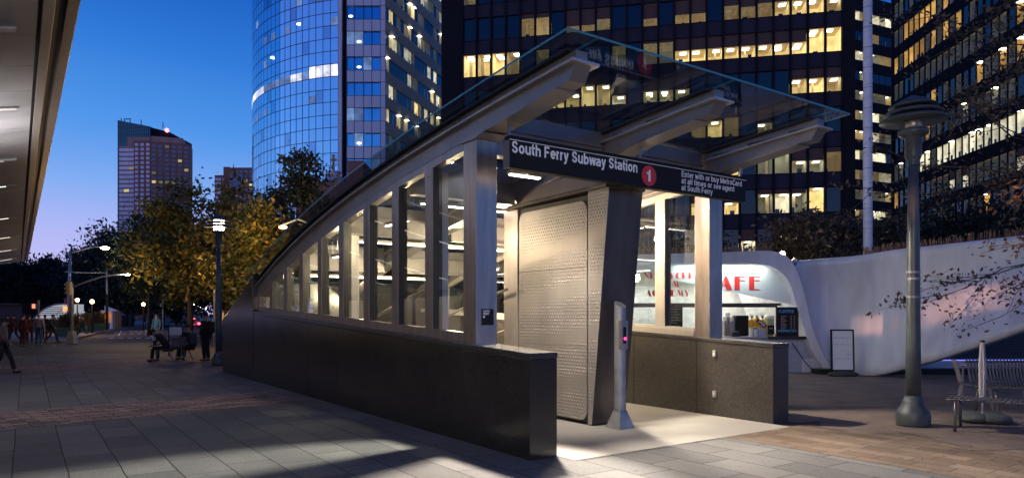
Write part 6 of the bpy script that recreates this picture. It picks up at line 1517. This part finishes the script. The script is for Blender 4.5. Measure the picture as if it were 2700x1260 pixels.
# vehicles
def car(label, Y, u0, u1, vt, hue, name='parked_car', cat='car'):
    x0, x1 = px(u0, Y), px(u1, Y); w = x1 - x0; xc = (x0 + x1) / 2; h = H + (HY - vt) / F * Y
    fr = Matrix.Translation((xc, Y, 0)); T_ = thing(name, label, cat, frame=fr); b = mat('car_paint', hue, .25, .2, .05, coat=.5)
    MB().prism([(-w / 2, .3), (w / 2, .3), (w / 2 * 1.0, h * .55), (w / 2 * .8, h * .97), (-w / 2 * .8, h * .97), (-w / 2, h * .55)], 'y', 0, 4.3).build('body', b, T_, fr, bevel=.08)
    MB().prism([(-w / 2 * .86, h * .6), (w / 2 * .86, h * .6), (w / 2 * .72, h * .88), (-w / 2 * .72, h * .88)], 'y', -.03, -.01).build('rear_window', M_['t_glass'], T_, fr)
    for sx in (-1, 1):
        MB().ball((sx * w * .40, -.04, h * .50), .17, 8, sc=(1.1, .3, .8)).build('tail_light', glow('red_tail_light', (1, .03, .07), 14, .02), T_, fr)
        for y in (.8, 3.5):
            wl = MB(); wl.tube([(sx * (w / 2 - .22), y, .33), (sx * (w / 2 + .0), y, .33)], .33, 16); wl.build('wheel', M_['black'], T_, fr)
    MB().ball((0, -.03, h * .93), .10, 6, sc=(1.8, .3, .5)).build('brake_light', glow('red_brake_light', (1, .05, .07), 8, .02), T_, fr)
    MB().box(-.25, .25, -.04, -.0, h * .38, h * .46).build('number_plate', M_['white_paint'], T_, fr); MB().box(-w / 2, w / 2, -.08, .0, .3, .5).build('bumper', M_['black'], T_, fr)
    return T_
car('dark car seen from behind with glowing red tail lights', 84, 495, 528, 838, (.02, .02, .025))
lamp('tail_glow', 'POINT', (px(512, 84), 83.2, .7), 12, (1, .05, .08), .3)
Yv = 66.; dv = lambda u, v_: tuple(atY(u, v_, Yv)); fr = Matrix.Translation((px(577, Yv), Yv, 0)); T_ = thing('food_van', 'pale van with lit orange rear behind the lamp post', 'van', frame=fr)
MB().box(-.62, .62, 0, 4.5, .35, 2.15).build('body', mat('pale_van_paint', (.34, .30, .28), .4), T_, fr, bevel=.12)
MB().box(-.48, .48, -.04, -.01, 1.1, 1.95).build('rear_window', glow('lit_van_rear', (1, .5, .2), .38, .8, 3), T_, fr)
for sx in (-1, 1):
    MB().ball((sx * .52, -.05, .95), .11, 8, sc=(.8, .3, 1.4)).build('tail_light', glow('red_van_light', (1, .06, .05), 9, .02), T_, fr)
    for y in (.8, 3.6): MB().tube([(sx * .42, y, .34), (sx * .64, y, .34)], .34, 14).build('wheel', M_['black'], T_, fr)
MB().box(-.6, .6, -.06, 0, .38, .62).build('bumper', mat('orange_bumper', (.5, .16, .05), .5), T_, fr)
Yb = 125.; fr = Matrix.Translation((px(467, Yb), Yb, 0)); T_ = thing('city_bus', 'dark front of a distant bus with green route display', 'bus', frame=fr)
MB().box(-.95, .95, 0, 9, .3, 2.75).build('body', mat('bus_paint', (.10, .11, .14), .4), T_, fr, bevel=.12)
MB().box(-.8, .8, -.04, -.01, .95, 2.1).build('windscreen', M_['t_glass'], T_, fr); MB().box(-.35, .35, -.05, -.01, 2.2, 2.5).build('route_display', glow('green_display', (.3, 1, .15), .9, .2), T_, fr)
MB().box(-.9, .9, -.06, -.01, 2.58, 2.74).build('roof_lights', glow('blue_roof_light', (.4, .5, 1), .7, .4), T_, fr)
for sx in (-1, 1):
    MB().ball((sx * .7, -.05, .7), .12, 6, sc=(1, .3, .8)).build('headlight', M_['white_paint'], T_, fr); MB().tube([(sx * .7, 1.5, .42), (sx * .96, 1.5, .42)], .42, 12).build('wheel', M_['black'], T_, fr)

# ================================================================== people
def skin(verts, edges, radii, name, mt, parent, fr, sub=1):
    me = bpy.data.meshes.new('tmp'); me.from_pydata([tuple(v) for v in verts], edges, [])
    o = bpy.data.objects.new('tmp', me); COL.objects.link(o)
    md = o.modifiers.new('skin', 'SKIN'); md.use_smooth_shade = True
    for i, r in enumerate(radii):
        sv_ = me.skin_vertices[0].data[i]; r = r if isinstance(r, tuple) else (r, r); sv_.radius = r
    me.skin_vertices[0].data[0].use_root = True
    s = o.modifiers.new('sub', 'SUBSURF'); s.levels = sub; s.render_levels = sub
    bpy.context.view_layer.update(); m2 = bpy.data.meshes.new_from_object(o.evaluated_get(bpy.context.evaluated_depsgraph_get()))
    bpy.data.objects.remove(o); bpy.data.meshes.remove(me)
    mb = MB(); mb.v = [tuple(v.co) for v in m2.vertices]; mb.f = [tuple(p.vertices) for p in m2.polygons]; mb.m = [0] * len(mb.f); bpy.data.meshes.remove(m2)
    return mb
POSE = {
 'stand': dict(pel=(0, 0, .95), chest=(0, .01, 1.30), neck=(0, 0, 1.49), head=(0, .03, 1.62), sh=.19,
      kn=((-.11, .02, .50), (.11, .02, .50)), an=((-.12, -.03, .09), (.12, -.03, .09)), el=((-.26, -.02, 1.14), (.26, -.02, 1.14)), wr=((-.26, .06, .90), (.26, .06, .90))),
 'walk': dict(pel=(0, 0, .94), chest=(0, .03, 1.29), neck=(0, .04, 1.48), head=(0, .08, 1.61), sh=.18,
      kn=((-.09, .20, .52), (.09, -.02, .49)), an=((-.09, .30, .10), (.09, -.36, .16)), el=((-.24, -.14, 1.14), (.24, .08, 1.13)), wr=((-.22, -.16, .90), (.22, .26, .96))),
 'hunch': dict(pel=(0, -.12, .52), chest=(0, .12, .86), neck=(0, .27, 1.02), head=(0, .40, 1.06), sh=.19,
      kn=((-.14, .36, .50), (.14, .36, .50)), an=((-.12, .42, .09), (.12, .34, .09)), el=((-.26, .22, .66), (.26, .22, .66)), wr=((-.10, .46, .58), (.10, .46, .58))),
 'sit': dict(pel=(0, -.10, .52), chest=(0, -.06, .88), neck=(0, -.01, 1.08), head=(0, .04, 1.21), sh=.19,
      kn=((-.12, .36, .50), (.12, .36, .50)), an=((-.12, .36, .09), (.12, .40, .09)), el=((-.27, .02, .80), (.27, .02, .80)), wr=((-.14, .26, .66), (.14, .26, .66))),
}
def person(label, loc, rz, pose='stand', top=(.05, .05, .06), legs=(.02, .02, .03), skinm='skin_a', hair='hair', hgt=1.75, extras=(), group=None, coat=False, shoes=(.02, .02, .02), sleeves=True, fine=True):
    k = hgt / 1.75; fr = Matrix.Translation(loc) @ Matrix.Rotation(rz, 4, 'Z') @ Matrix.Scale(k, 4); base = Matrix.Translation(loc) @ Matrix.Rotation(rz, 4, 'Z')
    T_ = thing('person', label, 'person', frame=base, group=group); p = POSE[pose]; V = Vector
    pel, ch, nk, hd = (V(p[q]) for q in ('pel', 'chest', 'neck', 'head')); up = (nk - ch).normalized()
    shl = [ch + (nk - ch) * .72 + V((s * p['sh'], 0, 0)) for s in (-1, 1)]; hip = [pel + V((s * .09, 0, -.03)) for s in (-1, 1)]
    kn = [V(q) for q in p['kn']]; an = [V(q) for q in p['an']]; el = [V(q) for q in p['el']]; wr = [V(q) for q in p['wr']]
    toe = [a + V((0, .16, -.05)) for a in an]; hnd = [w + (w - e).normalized() * .09 for w, e in zip(wr, el)]
    ht = hd + (hd - nk).normalized() * .09
    verts = [pel, pel.lerp(ch, .5), ch, nk, hd, ht]; rad = [(.13, .10), (.12, .09), (.15, .10), .055, (.078, .092), (.07, .08)]
    edges = [(0, 1), (1, 2), (2, 3), (3, 4), (4, 5)]
    for s in (0, 1):
        b = len(verts); verts += [hip[s], kn[s], an[s], toe[s]]; rad += [.085, .055, .038, .034]; edges += [(0, b), (b, b + 1), (b + 1, b + 2), (b + 2, b + 3)]
        b = len(verts); verts += [shl[s], el[s], wr[s], hnd[s]]; rad += [.052, .038, .026, (.036, .018)]; edges += [(2, b), (b, b + 1), (b + 1, b + 2), (b + 2, b + 3)]
    mb = skin(verts, edges, rad, 'body', None, T_, fr)
    # face and fingers joined into the body mesh
    f = (V((0, 1, 0)) - (hd - nk).normalized() * V((0, 1, 0)).dot((hd - nk).normalized())).normalized(); hu = (hd - nk).normalized()
    if pose == 'hunch': f = V((0, .45, -.89)).normalized(); hu = V((0, .89, .45))
    mb.ball(tuple(hd + f * .095 - hu * .01), .014, 6, sc=(.8, 1.2, 1.3)); mb.ball(tuple(hd + f * .07 - hu * .065), .03, 6, sc=(1, .8, .8))
    for s in (-1, 1): mb.ball(tuple(hd + V((s * .082, 0, 0))), .02, 6, sc=(.5, 1, 1.5)); mb.ball(tuple(hd + f * .083 + hu * .02 + V((s * .03, 0, 0))), .012, 5)
    if fine:
        for s in (0, 1):
            d = (hnd[s] - wr[s]).normalized(); sd_ = V((1, 0, 0)) if abs(d.x) < .7 else V((0, 1, 0)); sd_ = (sd_ - d * sd_.dot(d)).normalized(); cu = d.cross(sd_)
            for q, ln in enumerate((.062, .072, .068, .052)):
                b0 = hnd[s] + sd_ * (q - 1.5) * .018; mb.tube([b0, b0 + d * ln * .55, b0 + d * ln * .85 + cu * ln * .35], [.009, .008, .006], 5)
            mb.tube([wr[s] + d * .03 + sd_ * .03, wr[s] + d * .06 + sd_ * .055, wr[s] + d * .095 + sd_ * .058], [.010, .009, .007], 5)
    mb.build('body', M_[skinm], T_, fr, smooth=True)
    # clothes
    wrs = [e.lerp(w, .96 if sleeves else .05) for e, w in zip(el, wr)]
    v2 = [pel + (V((0, 0, -.10)) if pose in ('stand', 'walk') else V((0, -.02, -.0))), pel.lerp(ch, .5), ch, nk.lerp(ch, .18)]; r2 = [(.165, .125), (.155, .12), (.185, .13), .075]; e2 = [(0, 1), (1, 2), (2, 3)]
    if coat: v2[0] = pel + V((0, 0, -.28)); r2[0] = (.20, .16)
    for s in (0, 1):
        b = len(v2); v2 += [shl[s], el[s], wrs[s]]; r2 += [.075, .060, .045 if sleeves else .062]; e2 += [(2, b), (b, b + 1), (b + 1, b + 2)]
    ct = mat('cloth_top', top, .85, 0, .2, 8, .2, 40); skin(v2, e2, r2, 'shirt', None, T_, fr).build('jacket' if sleeves else 'shirt', ct, T_, fr, smooth=True)
    v3 = [pel]; r3 = [(.15, .115)]; e3 = []
    for s in (0, 1):
        b = len(v3); v3 += [hip[s], kn[s], an[s] + V((0, 0, .0))]; r3 += [.105, .075, .062]; e3 += [(0, b), (b, b + 1), (b + 1, b + 2)]
    skin(v3, e3, r3, 'trousers', None, T_, fr).build('trousers', mat('cloth_legs', legs, .85, 0, .2, 8), T_, fr, smooth=True)
    for s in (0, 1):
        sm = MB().ball((an[s].x, an[s].y + .06, max(.045, an[s].z - .045)), .055, 8, sc=(.85, 2.5, .8)); sm.build('shoe', mat('shoe', shoes, .5), T_, fr, smooth=True)
    hb = MB().ball(tuple(hd + hu * .045 - f * .022), .102, 10, sc=(.86, .98, .88)); hb.build('hair', M_[hair], T_, fr, smooth=True)
    for x in extras: x(T_, fr, ch, shl, el, pel)
    return T_
def pack(col):
    def g(T_, fr, ch, shl, el, pel):
        MB().box(-.14, .14, ch.y - .30, ch.y - .12, ch.z - .30, ch.z + .14).build('backpack', mat('backpack_cloth', col, .8), T_, fr, bevel=.06)
    return g
def number53(T_, fr, ch, shl, el, pel):
    # number printed on the sleeve turned to the viewer
    c = shl[0].lerp(el[0], .45); m = MB(); 
    a = (shl[0] - el[0]).normalized(); y = Vector((0, 1, 0)); y = (y - a * y.dot(a)).normalized(); 
    o = c + Vector((-.078, 0, 0)) - a * .05 - y * -.06
    strokes(m, '53', .12, .12, lambda u_, v_, d: tuple(o - y * u_ + a * v_ + Vector((-d, 0, 0))), .2); m.build('sleeve_number', M_['white_paint'], T_, fr)
LEFT = R(90)   # facing left in the picture (towards -x)
sb_ = Vector((-12.55, 25.4, 0))
person('seated man bent forward over his phone in a black shirt numbered 53', sb_ + Vector((-.1, -.05, 0)), R(86), 'hunch', (.012, .012, .015), (.01, .01, .012), extras=(number53,), sleeves=False)
person('person sitting upright with grey backpack behind the bent man', sb_ + Vector((.38, .75, 0)), R(60), 'sit', (.015, .015, .02), (.015, .015, .02), extras=(pack((.05, .055, .075)),), hgt=1.8)
person('standing man in black with dark red backpack beside the lit lamp post', at(543, 952), R(80), 'stand', (.008, .007, .009), (.006, .006, .008), extras=(pack((.02, .005, .007)),), coat=True, hgt=1.80, shoes=(.05, .05, .055))
person('person in light blue jacket and trousers behind the seated pair', at(412, 898), R(175), 'stand', (.10, .28, .46), (.08, .22, .40), 'skin_b', 'hair_grey', hgt=1.72, coat=True)
person('man in grey jacket and blue jeans standing with his back turned', at(102, 912), R(5), 'stand', (.20, .19, .17), (.02, .06, .16), 'skin_b', 'hair_grey', hgt=1.78)
person('dark clothed person walking between the man in jeans and the planter', at(136, 905), R(-80), 'walk', (.02, .02, .03), (.015, .015, .02), hgt=1.75)
person('person walking out of the left edge in dark trousers', at(6, 985), R(-70), 'walk', (.13, .09, .08), (.012, .011, .014), hgt=1.62)
for i, (u, v_, c, lb, po, rz) in enumerate(((60, 913, (.10, .018, .022), 'person in a long dark red robe nearest the man in jeans', 'stand', -20), (78, 905, (.06, .01, .016), 'person in dark maroon coat just left of the man in jeans', 'stand', 30), (38, 900, (.045, .012, .016), 'person in brown red coat in the middle of the robed group', 'walk', 80),
      (20, 897, (.03, .018, .02), 'person with pale face at the left of the robed group', 'stand', 0), (64, 893, (.015, .015, .02), 'person wearing a black cap behind the robed group', 'stand', 10))):
    person(lb, at(u, v_), R(rz), po, c, tuple(x * .6 for x in c), coat=True, hgt=1.74, group='people waiting at the left')
for i, (u, v_, c, lb, po, rz) in enumerate(((210, 880, (.02, .02, .03), 'dark dressed person standing by the tall pale grasses', 'stand', 60), (218, 883, (.03, .03, .05), 'person walking past the planter with pale grasses', 'walk', 90), (309, 862, (.20, .02, .03), 'person in red top right of the poster kiosk', 'stand', 0),
      (316, 862, (.16, .26, .06), 'person in green yellow top right of the poster kiosk', 'stand', 0), (333, 862, (.02, .02, .04), 'left one of a distant dark pair on the far pavement', 'stand', 20), (351, 862, (.07, .02, .03), 'right one of a distant dark pair on the far pavement', 'stand', -20), (382, 858, (.03, .06, .03), 'distant walker beside the lone orange lamp', 'walk', 90), (393, 857, (.02, .02, .03), 'distant dark walker right of the lone orange lamp', 'walk', -90), (118, 897, (.03, .02, .03), 'person half hidden behind the man in jeans', 'stand', 0))):
    person(lb, at(u, v_), R(rz), po, c, (.015, .015, .02), hgt=1.72, group='distant passers by', fine=False)

# benches by the lit lamp post
def curvedbench(label, fr, ln=1.5):
    T_ = thing('curved_bench', label, 'bench', frame=fr, group='curved slat benches near the lit lamp post'); n = int(ln / .07); b = MB(); s_ = MB()
    for k in range(n):
        x = -ln / 2 + (k + .5) * ln / n
        s_.tube([(x, .30, .43), (x, .05, .45), (x, -.18, .44)], .018, 4); b.tube([(x, -.18, .44), (x, -.26, .55), (x, -.30, .82), (x, -.34, .88)], .018, 4)
    s_.build('seat', M_['benchsteel'], T_, fr); b.build('backrest', M_['benchsteel'], T_, fr)
    for x in (-ln / 2 + .1, ln / 2 - .1):
        MB().tube([(x, .26, .43), (x, .34, 0)], [.025, .02], 6).build('leg', M_['benchsteel'], T_, fr); MB().tube([(x, -.14, .43), (x, -.34, 0)], [.025, .02], 6).build('leg', M_['benchsteel'], T_, fr)
    return T_
for i, (x, y, a, lb) in enumerate(((-12.45, 25.7, 86, 'bench under the seated man in the numbered shirt'), (-11.95, 26.9, 205, 'bench turned away just right of the seated pair'), (-10.9, 27.6, 170, 'bench behind the standing man in black'), (-10.15, 25.9, 250, 'bench between the standing man and the lamp post'), (-9.0, 26.2, 200, 'bench behind the lit lamp post'))):
    curvedbench(lb, Matrix.Translation((x, y, 0)) @ Matrix.Rotation(R(a), 4, 'Z'), 1.5)
# blank framed board behind the seated pair
Yw = 29.; T_ = thing('blank_board', 'blank white board in black frame behind the seated pair', 'board', loc=(px(465, Yw), Yw, 0)); zA, zB = H + (HY - 883) / F * Yw, H + (HY - 862) / F * Yw
x0, x1 = px(446, Yw), px(480, Yw); MB().box(x0, x1, Yw, Yw + .03, zA, zB).build('panel', mat('pale_board', (.6, .62, .68), .5), T_)
MB().box(x0 - .03, x0, Yw - .02, Yw + .05, 0, zB + .03).box(x1, x1 + .03, Yw - .02, Yw + .05, 0, zB + .03).box(x0, x1, Yw - .02, Yw + .05, zB, zB + .03).build('frame', M_['black'], T_)
MB().box(px(466, 27.6), px(484, 27.6), 27.4, 28.1, .70, .73).box(px(474, 27.6) - .02, px(474, 27.6) + .02, 27.7, 27.74, 0, .7).build('side_table', M_['whitep']); tag(bpy.context.scene.objects['side_table'], 'small pale round table between the benches', 'table')
